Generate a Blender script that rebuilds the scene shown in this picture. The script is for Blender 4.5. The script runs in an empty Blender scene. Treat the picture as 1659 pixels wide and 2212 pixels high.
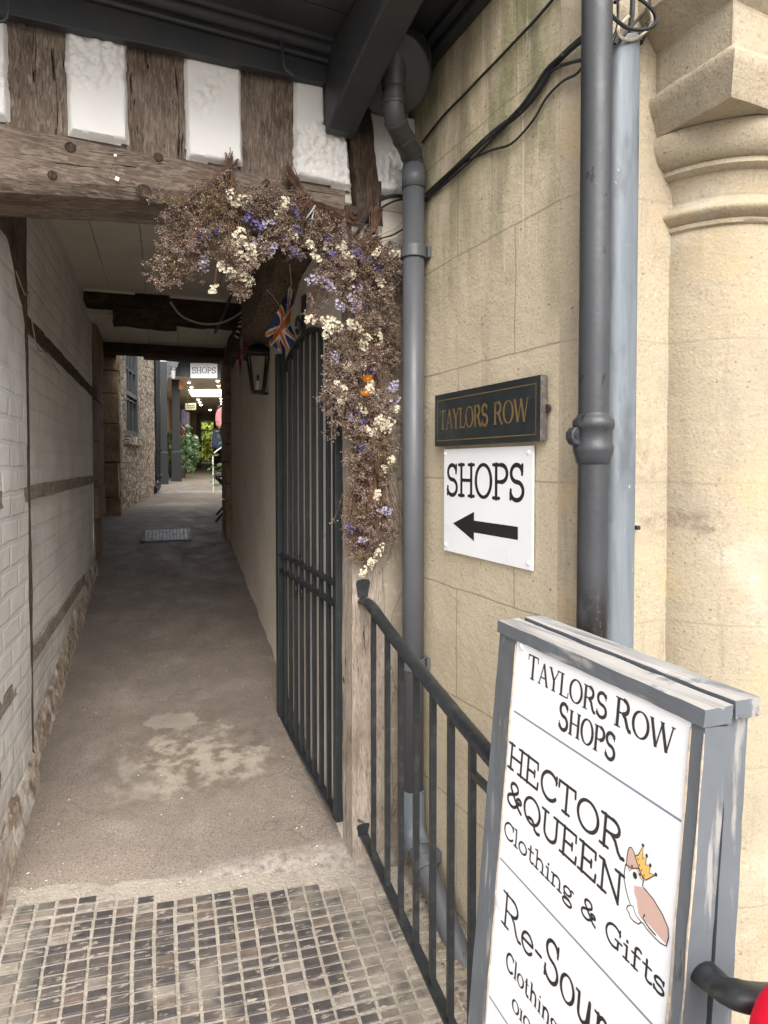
import bpy, math, random
from math import sin, cos, tan, atan, radians, pi, sqrt, degrees
from mathutils import Vector, noise, Matrix

# ------------------------------------------------------------------ camera, world, sun, exposure
scn = bpy.context.scene
F_PX, PX_W, PX_H = 1400.0, 1659.0, 2212.0        # survey of the photograph (pixels of a 1659x2212 copy)
PCX, PCY = 830.0, 1044.0
EYE = Vector((0, 0, 1.58))
PITCH, YAW = radians(1.6), radians(24.6)
cam_d = bpy.data.cameras.new("camera"); cam = bpy.data.objects.new("camera", cam_d)
scn.collection.objects.link(cam); scn.camera = cam
cam.location = EYE
cam.rotation_euler = (pi/2 - PITCH, 0, -YAW)
cam_d.sensor_fit = 'VERTICAL'; cam_d.sensor_height = 36; cam_d.lens = F_PX/PX_H*36
cam_d.shift_y = (PCY - PX_H/2)/PX_H
cam_d.shift_x = -(PCX - PX_W/2)/PX_H
cam_d.clip_start = .02; cam_d.clip_end = 500

SUN_EL, SUN_AZ = radians(43), radians(190)         # azimuth from +Y, clockwise
w = bpy.data.worlds.new("World"); scn.world = w; w.use_nodes = True
nt = w.node_tree; nt.nodes.clear()
sky = nt.nodes.new('ShaderNodeTexSky'); sky.sky_type = 'NISHITA'; sky.sun_disc = False
sky.sun_elevation = SUN_EL; sky.sun_rotation = SUN_AZ; sky.dust_density = 4; sky.air_density = 1.0; sky.ozone_density = .6
hs = nt.nodes.new('ShaderNodeHueSaturation'); hs.inputs['Saturation'].default_value = .34
bg = nt.nodes.new('ShaderNodeBackground'); bg.inputs[1].default_value = .15
wo = nt.nodes.new('ShaderNodeOutputWorld')
nt.links.new(sky.outputs[0], hs.inputs['Color']); nt.links.new(hs.outputs[0], bg.inputs[0]); nt.links.new(bg.outputs[0], wo.inputs[0])
sd = bpy.data.lights.new("sun", 'SUN'); so = bpy.data.objects.new("sun", sd); scn.collection.objects.link(so)
sd.energy = 1.5; sd.angle = radians(50); sd.color = (1, .97, .93)
dv = Vector((sin(SUN_AZ)*cos(SUN_EL), cos(SUN_AZ)*cos(SUN_EL), sin(SUN_EL)))
so.rotation_euler = dv.to_track_quat('Z', 'Y').to_euler(); so.location = dv*30
scn.view_settings.view_transform = 'Standard'; scn.view_settings.look = 'None'
scn.view_settings.exposure = 1.2; scn.view_settings.gamma = 1
scn.cycles.max_bounces = 12; scn.cycles.diffuse_bounces = 8; scn.cycles.use_denoising = True
scn.cycles.sample_clamp_indirect = 8

# ------------------------------------------------------------------ survey helpers: photograph point -> point on a real plane
_fw = Vector((sin(YAW)*cos(PITCH), cos(YAW)*cos(PITCH), -sin(PITCH)))
_rt = Vector((cos(YAW), -sin(YAW), 0)); _up = _rt.cross(_fw)
def ray(x, y): return _fw + _rt*((x-PCX)/F_PX) - _up*((y-PCY)/F_PX)
def on(x, y, n, p):
    d = ray(x, y); n = Vector(n); return EYE + d*(n.dot(Vector(p)-EYE)/n.dot(d))
def atX(x, y, v): return on(x, y, (1, 0, 0), (v, 0, 0))
def atY(x, y, v): return on(x, y, (0, 1, 0), (0, v, 0))
def atZ(x, y, v): return on(x, y, (0, 0, 1), (0, 0, v))
YF, XS = 2.0, 1.025                       # timber front plane, stone side wall plane
SK = atan((350-PCX)/F_PX) + YAW           # the passage is skewed to the front
PD = Vector((sin(SK), cos(SK), 0)); PN = Vector((cos(SK), -sin(SK), 0)); R0 = Vector((.765, 2.0, 0))
def smooth(a, b, x):
    t = max(0, min(1, (x-a)/(b-a))); return t*t*(3-2*t)
def floor_z(s, t=0):
    if s < 4.6: z = .25 + .158*s
    else:
        q = s-4.6; z = .9768 + (.158*q - .064*q*q if q < 1 else .094 + .03*(q-1))
    k = -.05*(1-smooth(0, 1.5, s)); return z + k*t
def W(s, t, z): return R0 + PD*s + PN*t + Vector((0, 0, z))
def atT(x, y, t):                         # on a wall parallel to the passage
    p = on(x, y, PN, R0+PN*t); q = p-R0; return q.dot(PD), p.z
def atS(x, y, s):                         # on a plane across the passage
    p = on(x, y, PD, R0+PD*s); q = p-R0; return q.dot(PN), p.z

# ------------------------------------------------------------------ materials
def mat(name, base, layers=(), rough=.8, metal=0., bumps=(), rvar=0, spec=.5, emit=None, space='Object', transl=0, coat=0):
    """layers: dict(c, scale, lo, hi, st, kind, det, pos, fac, off); bumps: (scale, strength, dist, stretch, kind)"""
    m = bpy.data.materials.new(name); m.use_nodes = True
    n = m.node_tree.nodes; L = m.node_tree.links; n.clear()
    out = n.new('ShaderNodeOutputMaterial'); b = n.new('ShaderNodeBsdfPrincipled'); L.new(b.outputs[0], out.inputs[0])
    tc = n.new('ShaderNodeTexCoord')
    def coords(st=(1, 1, 1), off=(0, 0, 0), rot=(0, 0, 0)):
        mp = n.new('ShaderNodeMapping'); mp.inputs['Scale'].default_value = st; mp.inputs['Location'].default_value = off
        mp.inputs['Rotation'].default_value = rot
        L.new(tc.outputs[space], mp.inputs[0]); return mp.outputs[0]
    def tex(kind, scale, st, det, off=(0, 0, 0), rot=(0, 0, 0), dist=0.0):
        c = coords(st, off, rot)
        if kind == 'noise':
            t = n.new('ShaderNodeTexNoise'); t.inputs['Scale'].default_value = scale; t.inputs['Detail'].default_value = det
            t.inputs['Roughness'].default_value = .6; t.inputs['Distortion'].default_value = dist
            L.new(c, t.inputs['Vector']); return t.outputs[0]
        if kind in ('vor', 'voredge', 'vorcell'):
            # warp the cells a little so that they never look regular
            t = n.new('ShaderNodeTexVoronoi'); t.inputs['Scale'].default_value = scale
            if kind == 'voredge': t.feature = 'DISTANCE_TO_EDGE'
            wn = n.new('ShaderNodeTexNoise'); wn.inputs['Scale'].default_value = scale*1.5; L.new(c, wn.inputs['Vector'])
            mx = n.new('ShaderNodeVectorMath'); mx.operation = 'MULTIPLY_ADD'
            mx.inputs[1].default_value = (.25/scale*2,)*3; L.new(wn.outputs['Color'], mx.inputs[0]); L.new(c, mx.inputs[2])
            L.new(mx.outputs[0], t.inputs['Vector'])
            if kind == 'vorcell':
                sp = n.new('ShaderNodeSeparateColor'); L.new(t.outputs['Color'], sp.inputs[0]); return sp.outputs[0]
            return t.outputs[0]
        if kind == 'brick':      # st gives (along, up) through rot; scale = (width, height, mortar)
            t = n.new('ShaderNodeTexBrick'); bw, bh, mo = scale
            t.inputs['Scale'].default_value = 1; t.inputs['Brick Width'].default_value = bw; t.inputs['Row Height'].default_value = bh
            t.inputs['Mortar Size'].default_value = mo; t.inputs['Mortar Smooth'].default_value = .6
            wn = n.new('ShaderNodeTexNoise'); wn.inputs['Scale'].default_value = 7; L.new(tc.outputs[space], wn.inputs['Vector'])
            mx = n.new('ShaderNodeVectorMath'); mx.operation = 'MULTIPLY_ADD'; mx.inputs[1].default_value = (dist,)*3
            L.new(wn.outputs['Color'], mx.inputs[0]); L.new(c, mx.inputs[2]); L.new(mx.outputs[0], t.inputs['Vector'])
            return t.outputs['Fac']
    cur = None
    rgb = n.new('ShaderNodeRGB'); rgb.outputs[0].default_value = (*base, 1); cur = rgb.outputs[0]
    for l in layers:
        f = tex(l.get('kind', 'noise'), l['scale'], l.get('st', (1, 1, 1)), l.get('det', 4), l.get('off', (0, 0, 0)), l.get('rot', (0, 0, 0)), l.get('dist', 0.0))
        mr = n.new('ShaderNodeMapRange'); mr.inputs[1].default_value = l.get('lo', .4); mr.inputs[2].default_value = l.get('hi', .6)
        mr.inputs[4].default_value = l.get('fac', 1); L.new(f, mr.inputs[0]); fo = mr.outputs[0]
        for ps in l.get('pos', ()):                     # (axis, from, to): fades in along an object axis
            sx = n.new('ShaderNodeSeparateXYZ'); L.new(tc.outputs[space], sx.inputs[0])
            wv = n.new('ShaderNodeTexNoise'); wv.inputs['Scale'].default_value = 6; L.new(tc.outputs[space], wv.inputs['Vector'])
            ad = n.new('ShaderNodeMath'); ad.operation = 'MULTIPLY_ADD'; ad.inputs[1].default_value = ps[3] if len(ps) > 3 else .15
            L.new(wv.outputs[0], ad.inputs[0]); L.new(sx.outputs[ps[0]], ad.inputs[2])
            r2 = n.new('ShaderNodeMapRange'); r2.inputs[1].default_value = ps[1]; r2.inputs[2].default_value = ps[2]; L.new(ad.outputs[0], r2.inputs[0])
            mu = n.new('ShaderNodeMath'); mu.operation = 'MULTIPLY'; L.new(fo, mu.inputs[0]); L.new(r2.outputs[0], mu.inputs[1]); fo = mu.outputs[0]
        if 'blob' in l:                                  # (centre, radii, softness): a patch with an outline of its own
            cpt, rad, soft = l['blob']
            mp = n.new('ShaderNodeMapping'); mp.vector_type = 'POINT'
            mp.inputs['Scale'].default_value = tuple(1/r for r in rad); mp.inputs['Location'].default_value = tuple(-c/r for c, r in zip(cpt, rad))
            L.new(tc.outputs[space], mp.inputs[0])
            ln = n.new('ShaderNodeVectorMath'); ln.operation = 'LENGTH'; L.new(mp.outputs[0], ln.inputs[0])
            wv = n.new('ShaderNodeTexNoise'); wv.inputs['Scale'].default_value = l.get('bscale', 9); wv.inputs['Detail'].default_value = 5; L.new(tc.outputs[space], wv.inputs['Vector'])
            ad = n.new('ShaderNodeMath'); ad.operation = 'MULTIPLY_ADD'; ad.inputs[1].default_value = l.get('wob', 1.2)
            L.new(wv.outputs[0], ad.inputs[0]); L.new(ln.outputs['Value'], ad.inputs[2])
            r2 = n.new('ShaderNodeMapRange'); r2.inputs[1].default_value = 1.5+soft; r2.inputs[2].default_value = 1.5-soft; L.new(ad.outputs[0], r2.inputs[0])
            mu = n.new('ShaderNodeMath'); mu.operation = 'MULTIPLY'; L.new(fo, mu.inputs[0]); L.new(r2.outputs[0], mu.inputs[1]); fo = mu.outputs[0]
        mx = n.new('ShaderNodeMix'); mx.data_type = 'RGBA'
        L.new(fo, mx.inputs[0]); L.new(cur, mx.inputs[6]); mx.inputs[7].default_value = (*l['c'], 1); cur = mx.outputs[2]
    L.new(cur, b.inputs['Base Color'])
    b.inputs['Roughness'].default_value = rough; b.inputs['Metallic'].default_value = metal; b.inputs['Specular IOR Level'].default_value = spec
    if coat: b.inputs['Coat Weight'].default_value = coat
    if transl:
        b.inputs['Subsurface Weight'].default_value = 0
    if rvar:
        f = tex('noise', 6, (1, 1, 1), 4); mr = n.new('ShaderNodeMapRange'); mr.inputs[3].default_value = max(0, rough-rvar); mr.inputs[4].default_value = min(1, rough+rvar)
        mr.inputs[1].default_value = .3; mr.inputs[2].default_value = .7
        L.new(f, mr.inputs[0]); L.new(mr.outputs[0], b.inputs['Roughness'])
    prev = None
    for bp in bumps:
        sc, stg, ds = bp[:3]; st = bp[3] if len(bp) > 3 else (1, 1, 1); kd = bp[4] if len(bp) > 4 else 'noise'
        rt = bp[5] if len(bp) > 5 else (0, 0, 0)
        f = tex(kd, sc, st, 6, rot=rt, dist=.02 if kd == 'brick' else 0.0)
        if kd == 'voredge':
            mr = n.new('ShaderNodeMapRange'); mr.inputs[2].default_value = .12; L.new(f, mr.inputs[0]); f = mr.outputs[0]
        bn = n.new('ShaderNodeBump'); bn.inputs['Strength'].default_value = abs(stg); bn.inputs['Distance'].default_value = ds
        bn.invert = stg < 0
        L.new(f, bn.inputs['Height'])
        if prev: L.new(prev, bn.inputs['Normal'])
        prev = bn.outputs[0]
    if prev: L.new(prev, b.inputs['Normal'])
    if emit: b.inputs['Emission Color'].default_value = (*emit[0], 1); b.inputs['Emission Strength'].default_value = emit[1]
    return m

def oak(name, ax, light=(.27, .222, .18), mid=(.135, .102, .08), dark=(.04, .029, .023), rotz=0):
    st = lambda k: tuple(k if i == ax else 1 for i in range(3)); r = (0, 0, rotz)
    return mat(name, mid, [
        dict(c=light, scale=130, st=st(.16), lo=.46, hi=.62, det=8, rot=r, fac=.8, dist=.8),
        dict(c=dark, scale=210, st=st(.14), lo=.52, hi=.66, det=8, rot=r, fac=.8, off=(3, 5, 1), dist=.6),
        dict(c=(.15, .08, .05), scale=4, lo=.5, hi=.72, det=5, fac=.4),
        dict(c=light, scale=8, st=st(.6), lo=.5, hi=.70, det=8, off=(3, 1, 7), fac=.5),
        dict(c=dark, scale=11, st=st(.6), lo=.52, hi=.70, det=8, off=(1, 9, 2), fac=.55),
        dict(c=(.012, .009, .007), scale=60, st=st(.06), lo=.635, hi=.665, det=6, rot=r, dist=1.2),
        dict(c=(.014, .010, .008), scale=6, kind='vor', lo=.075, hi=.04, fac=.9)],
        rough=.92, spec=.12, bumps=[(190, .9, .0035, st(.15), 'noise', r), (60, -.9, .006, st(.06), 'noise', r), (9, .35, .012), (45, .4, .005)])
OAK_X, OAK_Z = oak('oak_along_beam', 0), oak('oak_upright', 2)
OAK_P = oak('pale_oak_post', 2, light=(.40, .345, .29), mid=(.28, .23, .185), dark=(.12, .09, .07))
OAK_D = oak('dark_oak_upright', 2, light=(.11, .08, .06), mid=(.05, .036, .028), dark=(.012, .009, .008))
OAK_Y = oak('oak_along_passage', 1, light=(.19, .15, .115), mid=(.10, .077, .057), dark=(.03, .022, .017))
OAK_W = oak('limewashed_oak_rail', 1, light=(.50, .46, .41), mid=(.33, .285, .235), dark=(.12, .095, .075))
OAK_C = oak('dark_ceiling_oak', 0, light=(.09, .066, .046), mid=(.05, .035, .025), dark=(.012, .009, .007))
PLASTER = mat('white_lime_plaster', (.71, .70, .68), [dict(c=(.60, .58, .545), scale=5, lo=.45, hi=.8, fac=.6), dict(c=(.55, .52, .47), scale=60, lo=.70, hi=.78, fac=.35)],
              rough=.75, bumps=[(9, .25, .012), (70, .18, .004)])
BRICKR = (radians(90), 0, 0)
def painted(name, rot, base=(.86, .85, .82), brick=True, dirt=()):
    lay = [dict(c=(.60, .58, .54), scale=3, lo=.4, hi=.75, fac=.7), dict(c=(.50, .45, .40), scale=14, lo=.62, hi=.75, fac=.3, det=6)]
    bp = [(55, .2, .004)]
    if brick:
        lay.append(dict(c=(.56, .545, .515), scale=(.232, .083, .010), kind='brick', rot=rot, lo=.3, hi=.9, fac=.2, dist=.03))
        bp = [((.232, .083, .014), -.4, .007, (1, 1, 1), 'brick', rot), (13, .35, .012), (60, .22, .003, (1, 1, .5))]
    return mat(name, base, lay+list(dirt), rough=.7, bumps=bp, spec=.35)
LIME_L = [
    dict(c=(.49, .415, .295), scale=3.0, lo=.42, hi=.7, fac=.9, det=5),
    dict(c=(.47, .355, .205), scale=2.2, lo=.55, hi=.72, fac=.5, off=(5, 2, 9)),
    dict(c=(.33, .28, .215), scale=150, lo=.53, hi=.68, fac=.65, det=3),
    dict(c=(.66, .60, .485), scale=110, lo=.60, hi=.74, fac=.6, det=2, off=(1, 8, 3)),
    dict(c=(.27, .23, .18), scale=9, st=(1, 1, .12), lo=.60, hi=.74, fac=.35, off=(4, 4, 1)),
]
def limestone(name, rot, bw=.66, bh=.325, off=(0, 0, 0), extra=(), joints=True, coarse=.35, k=1.):
    lay = [dict(l, c=tuple(x*k for x in l['c'])) for l in LIME_L]
    bp = [(150, .55, .004), (24, coarse, .009, (1, 1, 1.8)), (5, .2, .02)]+([((bw, bh, .006), -.5, .006, (1, 1, 1), 'brick', rot)] if False else [])
    if joints:
        lay = lay+[dict(c=(.30, .25, .185), scale=(bw, bh, .0038), kind='brick', rot=rot, off=off, lo=.3, hi=.9, fac=.85, dist=.014)]
    return mat(name, (.55*k, .468*k, .335*k), lay+list(extra), rough=.9, spec=.2, bumps=bp)
# local axes of the side wall: brick pattern wants (along, up) in x,y
ROT_YZ = (radians(90), 0, radians(90))
MOSS = [dict(c=(.12, .13, .045), scale=7, st=(1, 1, .35), lo=.40, hi=.66, fac=.8, det=6, pos=[(2, 2.12, 2.75, .5)]),
        dict(c=(.20, .175, .13), scale=16, st=(1, 1, .06), lo=.48, hi=.68, fac=.65, det=5, pos=[(2, 1.9, 2.7, .3)]),
        dict(c=(.70, .64, .52), scale=60, st=(1, 1, .04), lo=.64, hi=.72, fac=.6, det=3, pos=[(2, 1.75, 2.3, .3)]),
        dict(c=(.42, .40, .35), scale=6, lo=.56, hi=.7, fac=.6, pos=[(2, 1.15, .7, .3)]),
        dict(c=(.045, .04, .036), scale=26, kind='vor', lo=.10, hi=.05, fac=.7, pos=[(2, 1.2, 1.21)])]
STONE_SIDE = limestone('limestone_side', (0, 0, 0), extra=MOSS, joints=False)
STONE_FRONT = limestone('limestone_front', (0, 0, 0), joints=False, extra=[dict(c=(.48, .33, .15), scale=5, lo=.52, hi=.66, fac=.7)])
STONE_ROUGH = limestone('limestone_pitched', (0, 0, 0), joints=False, coarse=1.0)
JOINT = mat('stone_joint', (.27, .225, .17), [dict(c=(.5, .43, .32), scale=30, lo=.45, hi=.65)], rough=.95)
CONC = mat('passage_concrete', (.225, .185, .15), [
    dict(c=(.17, .143, .122), scale=1.7, lo=.4, hi=.7, fac=.9, det=5),
    dict(c=(.32, .28, .24), scale=3.1, lo=.55, hi=.75, fac=.7, off=(7, 3, 1), det=6),
    dict(c=(.09, .076, .065), scale=190, lo=.50, hi=.64, fac=.85, det=2),
    dict(c=(.52, .46, .39), scale=170, lo=.66, hi=.72, fac=.8, det=2, off=(3, 3, 3)),
    dict(c=(.30, .262, .212), scale=26, lo=.12, hi=.36, blob=((*(W(.68, -.46, 0)).to_2d(), .35), (.42, .37, 3), .07), fac=.95, det=8, wob=1.9, bscale=7),
    dict(c=(.13, .105, .078), scale=13, lo=.44, hi=.58, blob=((*(W(.70, -.42, 0)).to_2d(), .35), (.40, .33, 3), .4), fac=.9, det=8, off=(2, 7, 1)),
    dict(c=(.30, .262, .212), scale=26, lo=.12, hi=.36, blob=((*(W(.99, -.50, 0)).to_2d(), .4), (.26, .12, 3), .06), fac=.9, det=8, wob=1.9, bscale=8),
    dict(c=(.095, .085, .078), scale=5, lo=.38, hi=.6, blob=((*(W(3.2, -.5, 0)).to_2d(), .75), (1.3, 2.6, 9), .5), fac=.55, det=8, bscale=3),  # darker mid-passage floor: tunnel shade painted in along with mild damp
    dict(c=(.05, .042, .035), scale=2.3, kind='voredge', lo=.007, hi=.001, fac=.28),
    dict(c=(.30, .27, .23), scale=20, lo=.3, hi=.55, blob=((*(W(6.4, -.3, 0)).to_2d(), 1.2), (.8, .5, 3), .1), fac=.8, det=8, wob=1.9, bscale=4),
    dict(c=(.34, .31, .27), scale=20, lo=.3, hi=.55, blob=((*(W(8.6, .2, 0)).to_2d(), 1.2), (1.1, .7, 3), .1), fac=.8, det=8, wob=1.9, bscale=3),
    dict(c=(.42, .385, .335), scale=40, lo=.3, hi=.6, blob=((*(W(-.02, -.5, 0)).to_2d(), .25), (.9, .08, 2), .35), fac=.7, det=6),
    ], rough=.66, rvar=.2, spec=.4, bumps=[(200, .5, .004), (7, .35, .012), (40, .3, .006)])
GROUT = mat('ramp_mortar', (.335, .295, .245), [dict(c=(.27, .23, .185), scale=9, lo=.4, hi=.7, det=6), dict(c=(.46, .42, .36), scale=120, lo=.58, hi=.68, fac=.7), dict(c=(.12, .10, .085), scale=170, lo=.58, hi=.68, fac=.7), dict(c=(.22, .185, .15), scale=24, lo=.52, hi=.66, fac=.7, det=7)], rough=.95, bumps=[(110, .9, .008)])
def block(name, base):
    return mat(name, base, [
    dict(c=tuple(x*.65 for x in base), scale=40, lo=.4, hi=.65, det=6),
    dict(c=(.33, .29, .235), scale=85, st=(.3, 1, 1), lo=.585, hi=.66, fac=.7, det=6),
    dict(c=(.28, .25, .20), scale=5, lo=.56, hi=.68, fac=.5, det=8),
    dict(c=(.33, .29, .23), scale=14, lo=.30, hi=.56, fac=.85, det=6, pos=[(0, .66, .92, .12)]),
    dict(c=(.33, .30, .24), scale=14, lo=.32, hi=.58, fac=.85, det=6, pos=[(0, -.02, -.25, .15)])],
    rough=.7, rvar=.15, bumps=[(110, .6, .003), (25, .35, .005)])
BLOCKS = [block('blue_brick_dark', (.052, .045, .043)), block('blue_brick_mid', (.075, .062, .055)), block('blue_brick_brown', (.12, .093, .075)), block('blue_brick_worn', (.19, .165, .135))]
PAVE = mat('pavement_stone', (.22, .20, .18), [dict(c=(.15, .135, .12), scale=3, lo=.4, hi=.7), dict(c=(.3, .28, .25), scale=120, lo=.6, hi=.7)], rough=.9, bumps=[(90, .4, .005)])
GREYP = mat('dark_grey_gloss_paint', (.022, .024, .027), [dict(c=(.035, .036, .038), scale=4, lo=.4, hi=.7), dict(c=(.06, .055, .05), scale=35, lo=.68, hi=.75, fac=.6)], rough=.5, rvar=.12, bumps=[(12, .12, .006), (60, .08, .002)])
PIPE = mat('grey_pipe_paint', (.085, .089, .098), [dict(c=(.11, .112, .12), scale=5, lo=.4, hi=.7, fac=.6), dict(c=(.2, .19, .18), scale=70, lo=.72, hi=.76, fac=.6)], rough=.45, rvar=.1, bumps=[(8, .06, .004)])
PIPE_D = mat('dark_hopper_paint', (.034, .035, .038), [dict(c=(.05, .048, .045), scale=6, lo=.4, hi=.7)], rough=.5, bumps=[(10, .1, .006)])
CAST = mat('black_cast_iron_paint', (.026, .028, .032), [dict(c=(.046, .048, .054), scale=6, st=(1, 1, .3), lo=.4, hi=.65, det=5),
           dict(c=(.30, .29, .28), scale=120, lo=.73, hi=.76, fac=.5), dict(c=(.010, .009, .008), scale=40, st=(1, 1, .5), lo=.62, hi=.68, fac=.9),
           dict(c=(.24, .25, .265), scale=30, st=(1, 1, .35), lo=.50, hi=.56, det=7, pos=[(2, 1.34, 1.22, .05)]), dict(c=(.006, .005, .005), scale=16, st=(1, 1, .3), lo=.44, hi=.50, det=6, pos=[(2, 1.40, 1.25, .05)]), dict(c=(.10, .055, .035), scale=60, lo=.62, hi=.68, pos=[(2, 1.40, 1.2, .05)])], rough=.5, rvar=.15, bumps=[(60, .3, .003), (14, .2, .005)])
GALV = mat('galvanised_steel', (.115, .133, .15), [dict(c=(.18, .205, .225), scale=26, st=(1, 1, .08), lo=.4, hi=.6, det=6, fac=.8), dict(c=(.07, .08, .09), scale=18, st=(1, 1, .3), lo=.5, hi=.64, det=8, fac=.7),
           dict(c=(.60, .58, .55), scale=30, st=(1, 1, .4), lo=.68, hi=.72, fac=.8)], rough=.58, metal=.1, bumps=[(30, .12, .003)])
IRON = mat('black_iron_paint', (.016, .018, .020), [dict(c=(.045, .047, .05), scale=30, lo=.5, hi=.7, det=6, fac=.8), dict(c=(.28, .27, .25), scale=170, lo=.735, hi=.76, fac=.6)], rough=.42, rvar=.15, bumps=[(40, .15, .003)])
GATEM = mat('gate_black_paint', (.011, .014, .016), [dict(c=(.03, .032, .033), scale=25, lo=.55, hi=.75, det=6, fac=.8)], rough=.45, rvar=.1, bumps=[(40, .15, .003)])
RUST = mat('rusty_iron', (.075, .04, .028), [dict(c=(.03, .02, .018), scale=30, lo=.4, hi=.65)], rough=.9, bumps=[(60, .5, .004)])
CABLE = mat('black_cable', (.014, .014, .015), [dict(c=(.10, .095, .085), scale=45, lo=.62, hi=.72, fac=.7)], rough=.6)
CABLE_P = mat('pale_cable', (.42, .36, .28), [dict(c=(.3, .25, .2), scale=30, lo=.5, hi=.7)], rough=.7)
SIGNW = mat('white_sign_enamel', (.86, .87, .89), [dict(c=(.80, .81, .83), scale=3, lo=.4, hi=.7, fac=.6), dict(c=(.45, .45, .45), scale=26, st=(1, 1, .5), lo=.665, hi=.74, fac=.45, det=8), dict(c=(.62, .63, .65), scale=5, lo=.58, hi=.72, fac=.5, det=8, off=(4, 4, 4))], rough=.3, bumps=[(3, .03, .01)])
BLACK = mat('black_lettering', (.012, .011, .012), rough=.45)
SIGNG = mat('dark_green_sign_paint', (.012, .018, .020), [dict(c=(.028, .034, .034), scale=6, lo=.45, hi=.7, det=6), dict(c=(.22, .2, .17), scale=150, lo=.735, hi=.76, fac=.5)], rough=.38, rvar=.1)
GOLD = mat('dull_gold_paint', (.165, .105, .042), [dict(c=(.10, .068, .03), scale=25, lo=.45, hi=.65)], rough=.45)
EDGEW = mat('worn_sign_edge', (.10, .085, .08), [dict(c=(.2, .16, .13), scale=50, lo=.5, hi=.65)], rough=.8)
def worn(name, ax):
    st = tuple(.12 if i == ax else 1 for i in range(3))
    return mat(name, (.115, .13, .145), [dict(c=(.09, .092, .10), scale=3, lo=.45, hi=.65), dict(c=(.19, .155, .175), scale=2.2, lo=.5, hi=.7, fac=.7, pos=[(2, 1.15, .75, .1)]),
        dict(c=(.30, .285, .27), scale=38, st=st, lo=.56, hi=.63, fac=.85, det=6), dict(c=(.42, .33, .24), scale=30, st=st, lo=.685, hi=.705, fac=.8, det=5),
        dict(c=(.04, .04, .042), scale=60, st=st, lo=.66, hi=.71, fac=.8, det=4)], rough=.72, bumps=[(55, .5, .003, st), (12, .2, .006, st)])
WORNE = mat('bare_worn_edge', (.50, .39, .28), [dict(c=(.30, .27, .24), scale=60, lo=.45, hi=.6)], rough=.9)
WORN_Z, WORN_Y = worn('worn_grey_upright', 2), worn('worn_grey_rail', 1)
WORN_T = mat('weathered_rail_top', (.34, .325, .305), [dict(c=(.17, .165, .165), scale=40, st=(1, .06, 1), lo=.45, hi=.6, det=6), dict(c=(.40, .38, .35), scale=60, st=(1, .05, 1), lo=.6, hi=.7), dict(c=(.13, .145, .16), scale=8, lo=.55, hi=.62, det=6)], rough=.9, bumps=[(60, .6, .003, (1, .06, 1))])
CREAM = mat('cream_ceiling_boards', (.68, .635, .55), [dict(c=(.56, .51, .43), scale=3, lo=.4, hi=.7, fac=.8), dict(c=(.26, .22, .17), scale=20, lo=.62, hi=.75, fac=.5)], rough=.6, bumps=[(20, .12, .005)])
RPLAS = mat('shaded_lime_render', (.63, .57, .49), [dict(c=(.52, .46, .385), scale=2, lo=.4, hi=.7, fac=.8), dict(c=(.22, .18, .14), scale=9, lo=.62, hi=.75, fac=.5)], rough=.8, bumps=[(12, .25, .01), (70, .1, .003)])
def rubble(name, c1, c2, scale=5, st=(1, 1, 1.7)):
    return mat(name, c1, [dict(c=c2, scale=scale, st=st, kind='vorcell', lo=.2, hi=.9), dict(c=(.16, .11, .07), scale=scale*.9, st=st, kind='vorcell', off=(3, 3, 3), lo=.7, hi=.95, fac=.6),
        dict(c=(.10, .08, .06), scale=scale, st=st, kind='voredge', lo=.07, hi=.01, fac=.5), dict(c=(.55, .48, .38), scale=40, lo=.6, hi=.7, fac=.5, det=5)], rough=.95,
        bumps=[(scale, .9, .04, st, 'voredge'), (30, .8, .015)])
RUB = rubble('rubble_stone', (.56, .47, .355), (.40, .315, .225), 8.5)
QUOIN = mat('ochre_stone_block', (.27, .19, .115), [dict(c=(.17, .115, .07), scale=7, lo=.4, hi=.65, det=5), dict(c=(.34, .26, .17), scale=30, lo=.58, hi=.7, fac=.6)], rough=.95, bumps=[(25, .9, .015)])
BLACKP = mat('black_gloss_joinery', (.010, .012, .013), rough=.35, bumps=[(10, .05, .004)])
GREYJ = mat('grey_green_joinery', (.05, .056, .062), [dict(c=(.07, .075, .08), scale=5, lo=.4, hi=.7)], rough=.45)
GLASS = mat('dark_window_glass', (.012, .014, .017), rough=.08, spec=.8)
LAMPG = mat('lantern_glass', (.06, .06, .055), rough=.12, spec=.7)
STEM = mat('dried_stems', (.14, .072, .042), [dict(c=(.06, .033, .022), scale=30, lo=.4, hi=.6), dict(c=(.25, .155, .09), scale=60, lo=.6, hi=.72)], rough=.9)
SPRAY = mat('dried_sea_lavender', (.185, .125, .092), [dict(c=(.085, .052, .036), scale=55, lo=.42, hi=.58), dict(c=(.50, .41, .35), scale=230, lo=.54, hi=.62)], rough=.95)
SPRAY_O = mat('dried_olive_buds', (.16, .115, .045), [dict(c=(.08, .055, .025), scale=60, lo=.42, hi=.58)], rough=.95)
F_WHITE = mat('cream_statice', (.62, .555, .42), [dict(c=(.55, .46, .31), scale=60, lo=.5, hi=.7), dict(c=(.74, .70, .60), scale=90, lo=.55, hi=.7)], rough=.9)
F_LILAC = mat('lilac_statice', (.33, .285, .40), [dict(c=(.50, .455, .52), scale=80, lo=.45, hi=.65)], rough=.9)
F_PURP = mat('purple_statice', (.095, .075, .20), [dict(c=(.17, .14, .29), scale=80, lo=.45, hi=.65), dict(c=(.05, .03, .16), scale=50, lo=.55, hi=.7)], rough=.9)
F_ORAN = mat('orange_strawflower', (.62, .20, .012), [dict(c=(.75, .40, .03), scale=60, lo=.45, hi=.65)], rough=.95, spec=.1)
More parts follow.
